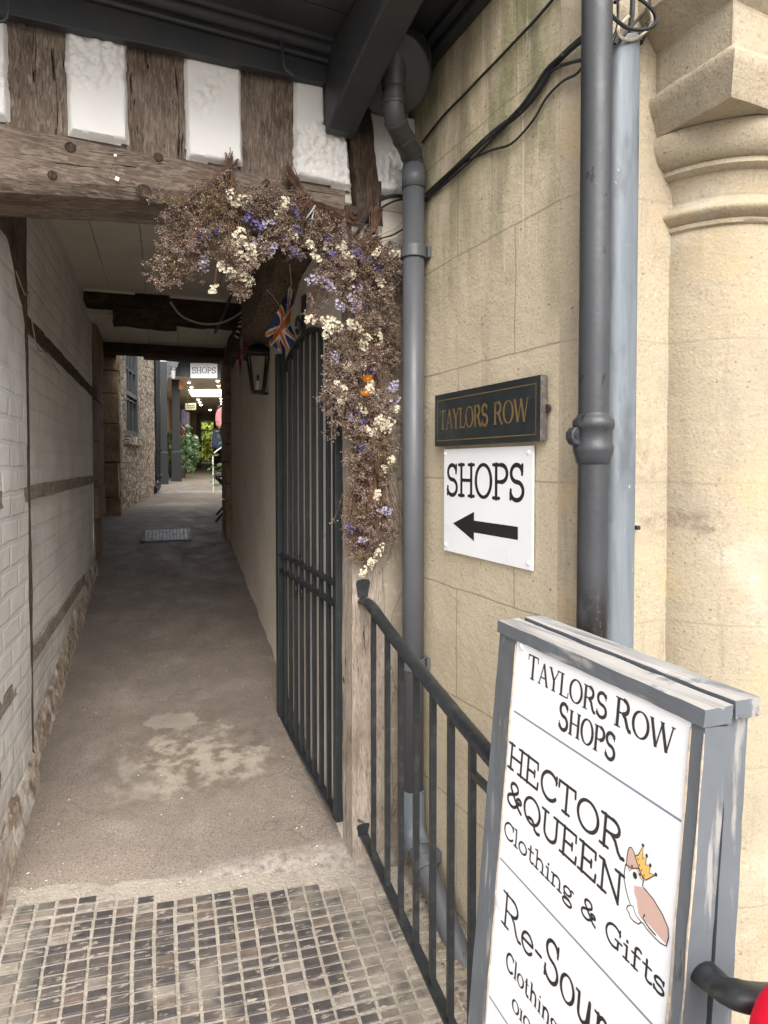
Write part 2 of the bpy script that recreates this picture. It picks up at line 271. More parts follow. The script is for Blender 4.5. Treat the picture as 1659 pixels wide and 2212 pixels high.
F_RUSTY = mat('rust_strawflower', (.40, .10, .015), [dict(c=(.6, .22, .04), scale=60, lo=.45, hi=.65)], rough=.95, spec=.1)
F_EYE = mat('strawflower_centre', (.62, .45, .05), rough=.9)
TIE = mat('grey_cable_tie', (.42, .43, .43), rough=.4)
LEAF = mat('glossy_fatsia_leaf', (.06, .13, .045), [dict(c=(.10, .19, .06), scale=9, lo=.45, hi=.6), dict(c=(.02, .055, .02), scale=5, lo=.55, hi=.7)], rough=.3, spec=.6)
LEAF_B = mat('bright_garden_leaf', (.14, .22, .03), [dict(c=(.30, .34, .03), scale=2, lo=.45, hi=.6), dict(c=(.05, .10, .02), scale=4, lo=.55, hi=.65)], rough=.6)
LEAF_Y = mat('young_green_leaf', (.13, .21, .04), [dict(c=(.09, .15, .03), scale=9, lo=.45, hi=.6)], rough=.45)
NAVY, FLAGO, FLAGW = [mat(n_, c, rough=.9, bumps=[(300, .15, .002)]) for n_, c in (('flag_navy', (.025, .035, .12)), ('flag_orange_red', (.52, .14, .03)), ('flag_white', (.62, .56, .50)))]
REDC = mat('red_bunting_cloth', (.22, .012, .015), rough=.9); GREYC = mat('grey_bunting_cloth', (.26, .26, .255), [dict(c=(.1, .1, .1), scale=60, lo=.5, hi=.55)], rough=.9)
BLKC = mat('black_bunting_cloth', (.015, .015, .016), rough=.9); WHTC = mat('white_stripe_cloth', (.6, .58, .54), rough=.9)
REDB = mat('bright_red_fabric', (.78, .004, .035), rough=.75, spec=.2, bumps=[(400, .1, .001)])

# ------------------------------------------------------------------ mesh helpers
COL = scn.collection
class MB:
    def __init__(s): s.v, s.f, s.m = [], [], []
    def add(s, vs, fs, mi=0):
        o = len(s.v); s.v += [Vector(p) for p in vs]; s.f += [[i+o for i in f] for f in fs]; s.m += [mi]*len(fs); return s
    def box(s, o, a, b, c, mi=0):
        """o corner, a/b/c edge vectors"""
        o, a, b, c = Vector(o), Vector(a), Vector(b), Vector(c)
        if a.cross(b).dot(c) < 0: a, b = b, a
        return s.add([o, o+a, o+a+b, o+b, o+c, o+a+c, o+a+b+c, o+b+c], [(0, 3, 2, 1), (4, 5, 6, 7), (0, 1, 5, 4), (1, 2, 6, 5), (2, 3, 7, 6), (3, 0, 4, 7)], mi)
    def cbox(s, c, dx, dy, dz, ax=None, mi=0):
        c = Vector(c); X, Y, Z = ax or (Vector((1, 0, 0)), Vector((0, 1, 0)), Vector((0, 0, 1)))
        X, Y, Z = Vector(X)*dx, Vector(Y)*dy, Vector(Z)*dz
        return s.box(c-X/2-Y/2-Z/2, X, Y, Z, mi)
    def tube(s, pts, r, n=10, cap=True, mi=0):
        pts = [Vector(p) for p in pts]; rs = r if isinstance(r, (list, tuple)) else [r]*len(pts)
        rings, fs, vs = [], [], []
        N = None
        for i, p in enumerate(pts):
            d = (pts[min(i+1, len(pts)-1)]-pts[max(i-1, 0)]).normalized()
            if N is None: N = d.orthogonal().normalized()
            else:
                N = N - d*N.dot(d); N = N.normalized() if N.length > 1e-6 else d.orthogonal().normalized()
            B = d.cross(N)
            vs += [p+(N*cos(2*pi*k/n)+B*sin(2*pi*k/n))*rs[i] for k in range(n)]
        for i in range(len(pts)-1):
            for k in range(n): fs.append((i*n+k, i*n+(k+1) % n, (i+1)*n+(k+1) % n, (i+1)*n+k))
        if cap: fs.append(tuple(range(n-1, -1, -1))); fs.append(tuple(range((len(pts)-1)*n, len(pts)*n)))
        return s.add(vs, fs, mi)
    def prism(s, poly, mapf, d, mi=0):
        """poly in 2d, mapf(u,v)->3d, d extrusion vector"""
        d = Vector(d); a = [Vector(mapf(*p)) for p in poly]; n = len(a)
        nrm = Vector((0, 0, 0))
        for i in range(n): nrm += a[i].cross(a[(i+1) % n])
        if nrm.dot(d) > 0: a = a[::-1]
        b = [p+d for p in a]
        return s.add(a+b, [tuple(range(n)), tuple(range(2*n-1, n-1, -1))]+[(i, n+i, n+(i+1) % n, (i+1) % n) for i in range(n)], mi)
    def lathe(s, c, prof, n=40, a0=0, a1=2*pi, ax=None, mi=0):
        c = Vector(c); X, Y, Z = ax or (Vector((1, 0, 0)), Vector((0, 1, 0)), Vector((0, 0, 1)))
        full = abs(a1-a0-2*pi) < 1e-6; m = n if full else n+1; vs, fs = [], []
        for r, z in prof: vs += [c+X*(r*cos(a0+(a1-a0)*k/n))+Y*(r*sin(a0+(a1-a0)*k/n))+Z*z for k in range(m)]
        for i in range(len(prof)-1):
            for k in range(n): fs.append((i*m+k, i*m+(k+1) % m, (i+1)*m+(k+1) % m, (i+1)*m+k))
        return s.add(vs, fs, mi)
    def slab(s, o, a, b, c, seg=.04, amp=.004, fr=9, seed=0, mi=0):
        """a box of fine grids with uneven faces (hewn timber, old stone)"""
        o, a, b, c = Vector(o), Vector(a), Vector(b), Vector(c)
        if a.cross(b).dot(c) < 0: a, b = b, a
        ctr = o+(a+b+c)/2; sv = Vector((seed*3.1, seed*1.7, seed*.9))
        def q(p):
            nv = noise.noise_vector(p*fr+sv)*amp + noise.noise_vector(p*fr*3.3+sv)*amp*.4
            return p+nv
        def face(p0, u, v):
            nu, nv = max(1, min(90, round(u.length/seg))), max(1, min(90, round(v.length/seg)))
            vs = [q(p0+u*(i/nu)+v*(j/nv)) for j in range(nv+1) for i in range(nu+1)]
            fs = [(j*(nu+1)+i, j*(nu+1)+i+1, (j+1)*(nu+1)+i+1, (j+1)*(nu+1)+i) for j in range(nv) for i in range(nu)]
            s.add(vs, fs, mi)
        face(o, b, a); face(o+c, a, b); face(o, a, c); face(o+b, c, a); face(o, c, b); face(o+a, b, c)
        return s
    def build(s, name, mats, parent=None, smooth=False, bevel=0, weld=False):
        base = BASES[parent.name] if parent else Vector((0, 0, 0))
        me = bpy.data.meshes.new(name); me.from_pydata([tuple(p-base) for p in s.v], [], s.f)
        for m_ in (mats if isinstance(mats, (list, tuple)) else [mats]): me.materials.append(m_)
        if any(s.m): me.polygons.foreach_set('material_index', s.m)
        if smooth: me.polygons.foreach_set('use_smooth', [True]*len(me.polygons))
        me.update()
        if smooth: me.set_sharp_from_angle(angle=radians(48))
        o = bpy.data.objects.new(name, me); COL.objects.link(o)
        if parent: o.parent = parent; BASES[o.name] = base
        else: BASES[o.name] = base
        if weld:
            md = o.modifiers.new('weld', 'WELD'); md.merge_threshold = .0004
        if bevel:
            md = o.modifiers.new('bevel', 'BEVEL'); md.width = bevel; md.segments = 2; md.limit_method = 'ANGLE'; md.angle_limit = radians(40)
        return o
BASES = {}
def thing(name, label, cat, loc=(0, 0, 0), group=None):
    o = bpy.data.objects.new(name, None); COL.objects.link(o); o.location = loc; o.empty_display_size = .05
    o['label'] = label; o['category'] = cat
    if group: o['group'] = group
    BASES[o.name] = Vector(loc); return o
def tag(o, label, cat, group=None):
    o['label'] = label; o['category'] = cat
    if group: o['group'] = group
    return o
def struct(o): o['kind'] = 'structure'; return o
def stuff(o): o['kind'] = 'stuff'; return o
def bez(p0, p1, p2, p3, n=12):
    p0, p1, p2, p3 = map(Vector, (p0, p1, p2, p3))
    return [p0*(1-t)**3+p1*3*t*(1-t)**2+p2*3*t*t*(1-t)+p3*t**3 for t in (i/n for i in range(n+1))]
def catmull(P, n=6):
    P = [Vector(p) for p in P]; out = []
    for i in range(len(P)-1):
        a, b, c, d = P[max(i-1, 0)], P[i], P[i+1], P[min(i+2, len(P)-1)]
        for k in range(n):
            t = k/n
            out.append(.5*((2*b)+(c-a)*t+(2*a-5*b+4*c-d)*t*t+(3*b-a-3*c+d)*t**3))
    out.append(P[-1]); return out
XV, YV, ZV = Vector((1, 0, 0)), Vector((0, 1, 0)), Vector((0, 0, 1))

# ------------------------------------------------------------------ lettering: stroke skeletons with two pen styles
def arc(cx, cy, rx, ry, a0, a1, n=18): return [(cx+rx*cos(radians(a0+(a1-a0)*i/n)), cy+ry*sin(radians(a0+(a1-a0)*i/n))) for i in range(n+1)]
def sf(x, y, h=.13): return ('s', [(x-h, y), (x+h, y)])
G = {}
_S = arc(.31, .745, .215, .235, 18, 262)+arc(.31, .255, .245, .255, 82, -162)[1:]
G['S'] = (.64, [('k', _S), ('s', [(.515, .72), (.525, .98)]), ('s', [(.075, .02), (.085, .28)])])
G['H'] = (.78, [('k', [(.15, 0), (.15, 1)]), ('k', [(.63, 0), (.63, 1)]), ('n', [(.15, .5), (.63, .5)]), sf(.15, .015), sf(.15, .985), sf(.63, .015), sf(.63, .985)])
G['O'] = (.82, [('o', arc(.41, .5, .34, .49, 0, 360, 32))])
G['Q'] = (.82, [('o', arc(.41, .5, .34, .49, 0, 360, 32)), ('k', arc(.38, .06, .15, .14, 160, 20, 8)+[(.58, -.10), (.68, -.16), (.78, -.12)])])
G['P'] = (.66, [('k', [(.15, 0), (.15, 1)]), ('n', [(.15, .98), (.36, .98)]), ('k', arc(.36, .735, .235, .245, 90, -90)), ('n', [(.36, .49), (.15, .49)]), sf(.15, .015), sf(.1, .985, .08)])
G['R'] = (.74, [('k', [(.15, 0), (.15, 1)]), ('n', [(.15, .98), (.36, .98)]), ('k', arc(.36, .745, .215, .235, 90, -90)), ('n', [(.36, .51), (.15, .51)]), ('k', [(.36, .51), (.48, .38), (.58, .12), (.66, .02), (.74, .04)]), sf(.15, .015), sf(.1, .985, .08)])
G['T'] = (.70, [('k', [(.35, 0), (.35, .97)]), ('n', [(.05, .97), (.65, .97)]), ('s', [(.05, .98), (.045, .74)]), ('s', [(.65, .98), (.655, .74)]), sf(.35, .015)])
G['A'] = (.74, [('n', [(.37, 1), (.10, 0)]), ('k', [(.37, 1), (.64, 0)]), ('n', [(.2, .34), (.54, .34)]), sf(.10, .015, .1), sf(.64, .015, .1)])
G['Y'] = (.70, [('k', [(.08, 1), (.35, .46)]), ('n', [(.62, 1), (.35, .46)]), ('k', [(.35, .46), (.35, 0)]), sf(.08, .985, .1), sf(.62, .985, .1), sf(.35, .015)])
G['L'] = (.62, [('k', [(.15, 0), (.15, 1)]), ('n', [(.15, .02), (.56, .02)]), ('s', [(.56, .02), (.575, .27)]), sf(.15, .985), sf(.1, .015, .08)])
G['W'] = (1.02, [('k', [(.06, 1), (.29, 0)]), ('n', [(.29, 0), (.51, .96)]), ('k', [(.51, .96), (.74, 0)]), ('n', [(.74, 0), (.96, 1)]), sf(.06, .985, .09), sf(.51, .985, .09), sf(.96, .985, .08)])
G['E'] = (.68, [('k', [(.15, 0), (.15, 1)]), ('n', [(.15, .98), (.57, .98)]), ('n', [(.15, .51), (.45, .51)]), ('n', [(.15, .02), (.6, .02)]), ('s', [(.57, .98), (.575, .75)]), ('s', [(.45, .63), (.45, .39)]), ('s', [(.6, .02), (.615, .27)]), sf(.1, .985, .08), sf(.1, .015, .08)])
G['C'] = (.72, [('k', arc(.41, .5, .33, .49, 38, 322, 26)), ('s', [(.655, .70), (.66, .98)])])
G['G'] = (.80, [('k', arc(.41, .5, .33, .49, 38, 300, 26)), ('s', [(.655, .70), (.66, .98)]), ('k', [(.60, .42), (.60, .05)]), sf(.62, .42, .14)])
G['U'] = (.78, [('k', [(.15, .98), (.15, .32)]+arc(.39, .32, .24, .31, 180, 360, 12)+[(.63, .98)]), sf(.15, .985), sf(.63, .985)])
G['N'] = (.80, [('n', [(.15, 0), (.15, 1)]), ('k', [(.15, .98), (.65, .02)]), ('n', [(.65, 0), (.65, 1)]), sf(.15, .015), sf(.1, .985, .08), sf(.65, .985)])
G['&'] = (.80, [('k', [(.74, .02), (.62, .10), (.30, .56), (.22, .70)]+arc(.37, .78, .17, .20, 200, -20, 12)+[(.44, .60), (.20, .44)]+arc(.30, .24, .22, .23, 140, 300, 10)+[(.52, .16), (.62, .36)]), ('k', arc(.62, .42, .10, .09, -120, 180, 10))])
G['l'] = (.32, [('k', [(.16, 0), (.16, 1)]), sf(.16, .015, .12), ('s', [(.04, .985), (.16, .985)])])
G['o'] = (.60, [('o', arc(.30, .32, .24, .32, 0, 360, 24))])
G['t'] = (.44, [('k', [(.19, .88), (.19, .16)]+arc(.31, .14, .12, .13, 180, 320, 8)), ('s', [(.05, .62), (.37, .62)])])
G['h'] = (.66, [('k', [(.15, 0), (.15, 1)]), ('k', [(.15, .44)]+arc(.33, .44, .18, .20, 150, 0, 10)+[(.51, 0)]), sf(.15, .015, .11), sf(.51, .015, .11), ('s', [(.04, .985), (.15, .985)])])
G['n'] = (.66, [('k', [(.15, 0), (.15, .62)]), ('k', [(.15, .44)]+arc(.33, .44, .18, .20, 150, 0, 10)+[(.51, 0)]), sf(.15, .015, .11), sf(.51, .015, .11), ('s', [(.04, .61), (.15, .61)])])
G['i'] = (.32, [('k', [(.16, 0), (.16, .62)]), sf(.16, .015, .12), ('s', [(.04, .61), (.16, .61)]), ('d', [(.16, .84), (.16, .845)])])
G['g'] = (.60, [('o', arc(.27, .42, .19, .20, 0, 360, 20)), ('k', [(.16, .25), (.10, .16), (.16, .07), (.40, .04)]+arc(.29, -.14, .23, .16, 60, -290, 22)), ('s', [(.42, .56), (.50, .64), (.57, .60)])])
G['f'] = (.42, [('k', [(.17, 0), (.17, .80)]+arc(.29, .82, .12, .17, 180, 40, 8)), ('s', [(.04, .62), (.36, .62)]), sf(.17, .015, .12)])
G['s'] = (.46, [('k', [(x*.72, y*.64) for x, y in _S]), ('s', [(.375, .47), (.385, .63)]), ('s', [(.06, .01), (.06, .17)])])
G['e'] = (.52, [('k', [(.06, .34), (.46, .38)]+arc(.26, .33, .21, .31, 10, 330, 20))])
G['u'] = (.66, [('k', [(.13, .60), (.13, .2)]+arc(.29, .2, .16, .19, 180, 350, 10)+[(.50, .62)]), ('k', [(.50, .62), (.50, .04), (.60, .02)]), ('s', [(.03, .60), (.13, .60)])])
G['r'] = (.50, [('k', [(.14, 0), (.14, .62)]), ('k', [(.14, .40)]+arc(.30, .42, .15, .2, 150, 40, 8)), ('s', [(.03, .60), (.14, .60)])])
G['c'] = (.50, [('k', arc(.27, .32, .22, .31, 45, 320, 18))])
G['-'] = (.34, [('k', [(.04, .34), (.28, .34)])])
G['0'] = (.60, [('o', arc(.30, .32, .24, .32, 0, 360, 24))]); G['1'] = (.32, [('k', [(.16, 0), (.16, .62)]), sf(.16, .015, .12), ('s', [(.04, .61), (.16, .61)])])
G[' '] = (.34, [])
PEN = {'slab': dict(k=.13, n=.105, s=.10, o=(.105, .135), d=.17), 'roman': dict(k=.145, n=.065, s=.052, o=(.06, .145), d=.13), 'light': dict(k=.095, n=.07, s=.07, o=(.065, .10), d=.11)}
def letters(mb, text, mapf, u0, u1, vb, h, pen='slab', caps=None, slant=0, mi=0, lift=None):
    """text set between u0 and u1, baseline vb, cap height h; mapf(u, v, lift)->3d, v grows upward; caps: size of all but the initials"""
    P = PEN[pen]; adv = 0; lay = []; ini = True
    for ch in text:
        k = 1 if (caps is None or ini) else caps
        lay.append((ch, adv, k)); adv += G[ch][0]*k; ini = (ch == ' ')
    sx = (u1-u0)/adv; cnt = [0]
    def stroke(pts, wd):
        cnt[0] += 1; lf = .0002+.00003*(cnt[0] % 9)
        if lift: lf += lift
        n = len(pts); vs, fs = [], []
        ws = wd if isinstance(wd, list) else [wd]*n
        P2 = [Vector((p[0], p[1])) for p in pts]
        for i in range(n):
            d = (P2[min(i+1, n-1)]-P2[max(i-1, 0)])
            d = d.normalized() if d.length > 1e-9 else Vector((1, 0)); nr = Vector((-d.y, d.x))
            for sg in (1, -1):
                q = P2[i]+nr*(ws[i]/2*sg); vs.append(mapf(q.x, q.y, lf))
        fs = [(2*i, 2*i+1, 2*i+3, 2*i+2) for i in range(n-1)]; mb.add(vs, fs, mi)
        if pen != 'roman':
            for c, wv in ((P2[0], ws[0]), (P2[-1], ws[-1])):
                mb.add([mapf(c.x+wv/2*cos(a*pi/5), c.y+wv/2*sin(a*pi/5), lf+.00001) for a in range(10)], [tuple(range(10))], mi)
    for ch, a, k in lay:
        for cl, pts in G[ch][1]:
            q = [(u0+(a+(x+slant*y)*k)*sx, vb+y*h*k) for x, y in pts]
            if cl == 'o':
                n = len(pts)-1; wd = [h*k*(P['o'][0]+(P['o'][1]-P['o'][0])*abs(cos(2*pi*i/n))) for i in range(n+1)]
            elif cl == 'd':
                c = q[0]; r = h*k*P['d']/2; mb.add([mapf(c[0]+r*cos(a_*pi/6), c[1]+r*sin(a_*pi/6), .0003) for a_ in range(12)], [tuple(range(12))], mi); continue
            else: wd = h*k*P[cl]
            if cl in 'kn' and len(q) == 2:
                (x0, y0), (x1, y1) = q; q = [(x0+(x1-x0)*i/4, y0+(y1-y0)*i/4) for i in range(5)]
            stroke(q, wd)
CYC = tuple(Matrix(((0, 1, 0), (0, 0, 1), (1, 0, 0))).to_euler()); FRX = (-pi/2, 0, 0)
STONE_SIDE = limestone('limestone_side_wall', CYC, bw=.58, bh=.335, off=(.17, .13, 0), extra=MOSS, coarse=.45)
STONE_FRONT = limestone('limestone_front_wall', FRX, k=.70, coarse=.26, bw=.9, bh=.335, off=(.2, .13, 0), extra=[
    dict(c=(.17, .115, .085), scale=30, lo=.42, hi=.6, blob=(tuple(atY(1512, 1132, 1.04)-Vector((1.3, 1.3, 0))), (.10, .3, .030), .3), fac=.75, det=8, bscale=14), dict(c=(.20, .16, .12), scale=30, lo=.42, hi=.6, blob=(tuple(atY(1400, 1000, 1.15)-Vector((1.3, 1.3, 0))), (.05, .3, .07), .3), fac=.45, det=8, bscale=14),
    dict(c=(.30, .255, .19), scale=16, st=(.25, .25, 1.6), lo=.52, hi=.70, det=7, fac=.45), dict(c=(.27, .235, .185), scale=3.5, lo=.56, hi=.70, det=8, fac=.55, off=(2, 2, 6)),
    dict(c=(.11, .09, .065), scale=30, kind='vor', lo=.11, hi=.06, fac=.6), dict(c=(.50, .47, .40), scale=4, lo=.56, hi=.68, det=8, fac=.5, off=(8, 1, 3)),
    dict(c=(.20, .17, .125), scale=28, st=(1, 1, .12), lo=.57, hi=.70, det=6, fac=.45, off=(4, 7, 2)), dict(c=(.46, .34, .19), scale=5, lo=.54, hi=.68, fac=.45)])
GRIME = [dict(c=(.36, .28, .20), scale=11, lo=.35, hi=.6, det=6, fac=.9, pos=[(2, 1.02, .42, .25)])]
WBRICK = painted('whitewashed_brick', CYC, dirt=GRIME)

# ------------------------------------------------------------------ ground
def s_start(t): return -.065-.135*t
mb = MB(); TS = [-1.35+.05*i for i in range(30)]+[.15+.4*i for i in range(9)]
SS = [.0+.06*i for i in range(45)]+[2.7+.15*i for i in range(40)]+[9+1.5*i for i in range(20)]
vs = []
for s in SS:
    for t in TS:
        s2 = s + s_start(t)*(1-smooth(0, 1, s)); p = W(s2, t, floor_z(s2, t))
        p.z += noise.noise(p*2.2)*.010 + noise.noise(p*9)*.0022 - .011*(1-smooth(0, .12, s)); p += PD*.03*noise.noise(p*5)*(1-smooth(0, .1, s))+PD*.012*noise.noise(p*17)*(1-smooth(0, .08, s))
        vs.append(p)
nT = len(TS); fs = [(i*nT+j, i*nT+j+1, (i+1)*nT+j+1, (i+1)*nT+j) for i in range(len(SS)-1) for j in range(nT-1)]
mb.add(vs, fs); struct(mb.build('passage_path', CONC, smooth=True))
mb = MB(); vs = []; S2 = [-1.5+.05*i for i in range(29)]; T2 = [-1.45+.05*i for i in range(40)]
for s in S2:
    for t in T2:
        e = s_start(t)+.04; f = (s+1.5)/1.4; s2 = -1.5+(e+1.5)*f
        p = W(s2, t, .25+.158*max(s2, -1.3)-.05*t-.006); p.z += noise.noise(p*8)*.004; vs.append(p)
n2 = len(T2); fs = [(i*n2+j, i*n2+j+1, (i+1)*n2+j+1, (i+1)*n2+j) for i in range(len(S2)-1) for j in range(n2-1)]
mb.add(vs, fs)
rnd = random.Random(4)
for r in range(37):
    for c in range(29):
        t = .475-.0548*c; s = .105-.0315*r
        if s > s_start(t)-.03+rnd.uniform(-.006, .006): continue
        if t < -1.12: continue
        hw, hl = .0228+rnd.uniform(-.0014, .0012), .0116+rnd.uniform(-.0009, .0009); top = .0045+rnd.uniform(-.0015, .0012)
        z0 = lambda a, b: .25+.158*a-.05*b-.006+noise.noise(W(a, b, 0)*3)*.003
        t += noise.noise(Vector((t*3, s*3, 1)))*.008; s += noise.noise(Vector((t*3, s*3, 5)))*.006
        q = []
        for (k, dz) in ((1, -.004), (1, top*.6), (.86, top)):
            for a, b in ((-1, -1), (1, -1), (1, 1), (-1, 1)):
                ss, tt = s+b*hl*k, t+a*hw*k; q.append(W(ss, tt, z0(ss, tt)+dz+rnd.uniform(-.0006, .0006)))
        mb.add(q, [(8, 9, 10, 11)]+[(i*4+j, i*4+(j+1) % 4, i*4+4+(j+1) % 4, i*4+4+j) for i in (0, 1) for j in range(4)], rnd.choices((1, 2, 3, 4), (9, 7, 3, 1.2))[0])
struct(mb.build('ramp_paving', [GROUT]+BLOCKS))
mb = MB(); nn = 30
mb.add([(-14+28*i/nn, -12+13.2*j/nn, .035) for j in range(nn+1) for i in range(nn+1)], [(j*(nn+1)+i, j*(nn+1)+i+1, (j+1)*(nn+1)+i+1, (j+1)*(nn+1)+i) for j in range(nn) for i in range(nn)])
struct(mb.build('pavement', PAVE))
mb = MB(); mb.add([(-60, -60, -.08), (60, -60, -.08), (60, 90, -.08), (-60, 90, -.08)], [(0, 1, 2, 3)]); struct(mb.build('ground', PAVE))

# ------------------------------------------------------------------ timber framed building over the passage
tb = thing('timber_framed_building', 'old timber framed building with white plaster panels over the dark passage', 'building', (.3, 2.0, 0))
def FX(x, y, Y=YF): return atY(x, y, Y).x
# bressummer beam
mb = MB(); xr = FX(745, 435); xl = -1.3
bl, br = atY(0, 402, YF).z, atY(745, 468, YF).z; zt = 2.487
nx, prof = 90, 12
def beam_pt(u, k):
    x = xl+(xr-xl)*u; zb = bl+(br-bl)*max(0, (x+.2)/(xr+.2))+.008*sin(x*5)-.012*smooth(.0, .5, x)*(1-smooth(.5, .77, x))
    P = [(.24, zt), (.02, zt), (.002, zt-.012), (0, zt-.05), (0, zt-(zt-zb)*.5), (0, zb+.045), (.004, zb+.03), (.03, zb), (.2, zb), (.24, zb+.01)]
    dy, z = P[k]; p = Vector((x, YF+dy, z)); nv = noise.noise_vector(Vector((x*2.5, dy*9, z*14)))*.006+noise.noise_vector(Vector((x*6, dy*30, z*40)))*.0025
    return p+nv
vs = [beam_pt(i/nx, k) for i in range(nx+1) for k in range(10)]
fs = [(i*10+k, i*10+k+1, (i+1)*10+k+1, (i+1)*10+k) for i in range(nx) for k in range(9)]+[(i*10+9, i*10, (i+1)*10, (i+1)*10+9) for i in range(nx)]
fs.append(tuple(nx*10+k for k in range(9, -1, -1))); mb.add(vs, fs)
beam = mb.build('beam', OAK_X, tb)
for (x, y, r) in ((152, 318, .012), (113, 378, .010), (311, 413, .017), (342, 340, .011), (575, 395, .010)):   # old peg holes
    mb = MB(); c = atY(x, y, YF-.001); mb.lathe(c, [(r*1.25, .0), (r*1.15, .002), (r, .003), (r*.85, .0015), (0, .0005)], 12, ax=(XV, ZV, -YV)); mb.build('peg_hole', OAK_D, beam)
# studs and plaster panels above the beam
def outline(pts, n=14):
    out = []
    for i in range(len(pts)):
        a, b = Vector(pts[i]), Vector(pts[(i+1) % len(pts)])
        m = max(2, int((b-a).length/.02))
        out += [a+(b-a)*(k/m) for k in range(m)]
    return out
def plaster(pts, seed):
    """pillowy lime panel with a lumpy face and ragged edge, pts = outline in (x, z)"""
    mb = MB(); x0, x1 = min(p[0] for p in pts), max(p[0] for p in pts); z0, z1 = min(p[1] for p in pts), max(p[1] for p in pts)
    h = .0045; nx, nz = int((x1-x0)/h)+1, int((z1-z0)/h)+1
    def inside(x, z):
        d = 9; ins = False; n = len(pts)
        for i in range(n):
            ax, az = pts[i]; bx, bz = pts[(i+1) % n]
            if (az > z) != (bz > z) and x < (bx-ax)*(z-az)/(bz-az)+ax: ins = not ins
            dx, dz = bx-ax, bz-az; t = max(0, min(1, ((x-ax)*dx+(z-az)*dz)/(dx*dx+dz*dz+1e-9)))
            d = min(d, sqrt((x-ax-t*dx)**2+(z-az-t*dz)**2))
        return d if ins else -d
    vs, idx = [], {}
    for j in range(nz+1):
        for i in range(nx+1):
            x, z = x0+(x1-x0)*i/nx, z0+(z1-z0)*j/nz
            d = inside(x, z)-.004+noise.noise(Vector((x*22, z*22, seed)))*.0022
            if d < -.006: continue
            rim = smooth(-.006, .010, d); rough = 1.4*smooth(-.05, .25, noise.noise(Vector((x*5.5+seed, z*5.5, seed*2))))
            dep = -.012+.025*rim+.005*noise.noise(Vector((x*7, z*7, seed)))+rough*(.0070*noise.noise(Vector((x*48, z*48, seed)))+.0055*noise.noise(Vector((x*90, z*90, seed))))
            dep += .0015*(noise.noise(Vector((x*34, z*34, 3))))*(1-smooth(.01, .04, d))
            idx[(i, j)] = len(vs); vs.append((x, YF+.006-dep, z))
    fs = [(idx[(i, j)], idx[(i+1, j)], idx[(i+1, j+1)], idx[(i, j+1)]) for j in range(nz) for i in range(nx) if all(k in idx for k in ((i, j), (i+1, j), (i+1, j+1), (i, j+1)))]
    mb.add(vs, fs); return mb.build('plaster_panel', PLASTER, tb, smooth=True)
def pz(L): return [(lambda p: (p.x, p.z))(atY(x, y, YF-.008)) for x, y in L]
for k, P in enumerate([[(-260, -10), (17, 40), (22, 258), (-260, 190)], [(138, 55), (276, 78), (281, 310), (145, 285)],
                       [(396, 105), (524, 125), (529, 357), (403, 338)],
                       [(635, 158), (705, 172), (706, 262), (752, 268), (764, 408), (636, 380)],
                       [(790, 235), (905, 250), (905, 418), (815, 415), (802, 370)]]):
    plaster(pz(P), 3.7*k+1)
mb = MB(); mb.box((-1.3, YF+.03, 2.45), (2.32, 0, 0), (0, .1, 0), (0, 0, .45)); mb.box((xr+.004, YF+.035, 2.2), (.27, 0, 0), (0, .08, 0), (0, 0, .27))
mb.build('daub_backing', RPLAS, tb)
for k, (xa, xb_) in enumerate(((8, 142), (274, 400), (521, 637))):
    a, b = FX(xa, 200), FX(xb_, 200); mb = MB(); mb.slab((a, YF+.012, 2.44+.01*k), (b-a, 0, 0), (0, .14, 0), (0, 0, .42), .03, .005, 8, k)
    mb.build('stud', OAK_Z, tb, weld=True)
mb = MB(); a, b = FX(757, 330), FX(806, 330); P = [(-.004, .43), (-.012, .3), (.0, .2), (.012, .1), (.016, 0), (.02, -.04)]
for i in range(len(P)-1):
    mb.slab((a+P[i+1][0], YF-.012, 2.42+P[i+1][1]), (b-a+(.012 if i > 2 else 0), 0, 0), (0, .1, 0), (P[i][0]-P[i+1][0], 0, P[i][1]-P[i+1][1]), .02, .007, 14, 9)
mb.build('stud', OAK_D, tb, weld=True)
mb = MB(); pc = atY(765, 462, YF-.02); mb.cbox(pc+Vector((0, .012, 0)), .055, .012, .06); mb.lathe(pc+Vector((0, .006, 0)), [(.021, 0), (.019, .01), (.009, .011), (.008, .018), (0, .02)], 14, ax=(XV, ZV, -YV))
mb.build('iron_bolt_plate', RUST, tb, bevel=.003)
# jetty: fascia, moulding, soffit, bracket, unseen upper wall
mb = MB(); z0, z1 = 2.762, 2.803
mb.box((-1.3, YF-.035, z0-.055), (2.0+.0, 0, z1-z0+.035), (0, .03, 0), (0, 0, .16)); mb.box((-1.3, YF-.05, 2.84), (2.02, 0, .01), (0, .02, 0), (0, 0, .02))
mb.box((.7, YF-.02, 2.81), (.325, 0, 0), (0, .02, 0), (0, 0, .08))
fas = mb.build('fascia', GREYP, tb, bevel=.002)
mb = MB(); mb.tube([(-1.3, YF-.06, 2.868), (.70, YF-.06, 2.878)], .020, 14); mb.tube([(-1.3, YF-.045, 2.838), (.70, YF-.045, 2.848)], .009, 10); mb.tube([(-1.3, YF-.085, 2.886), (.70, YF-.085, 2.893)], .012, 10)
mb.build('moulding', GREYP, tb, smooth=True)
mb = MB()
for k in range(3):
    mb.box((-1.6, 1.38+.207*k, 2.89), (2.621, 0, 0), (0, .203, 0), (0, 0, .02))
mb.box((-1.6, 1.38, 2.9115), (2.62, 0, 0), (0, .62, 0), (0, 0, .02))
mb.box((.985, 1.385, 2.852), (.036, 0, 0), (0, .555, 0), (0, 0, .036)); mb.box((.955, 1.385, 2.871), (.028, 0, 0), (0, .555, 0), (0, 0, .018))
mb.build('soffit', GREYP, tb, bevel=.002)
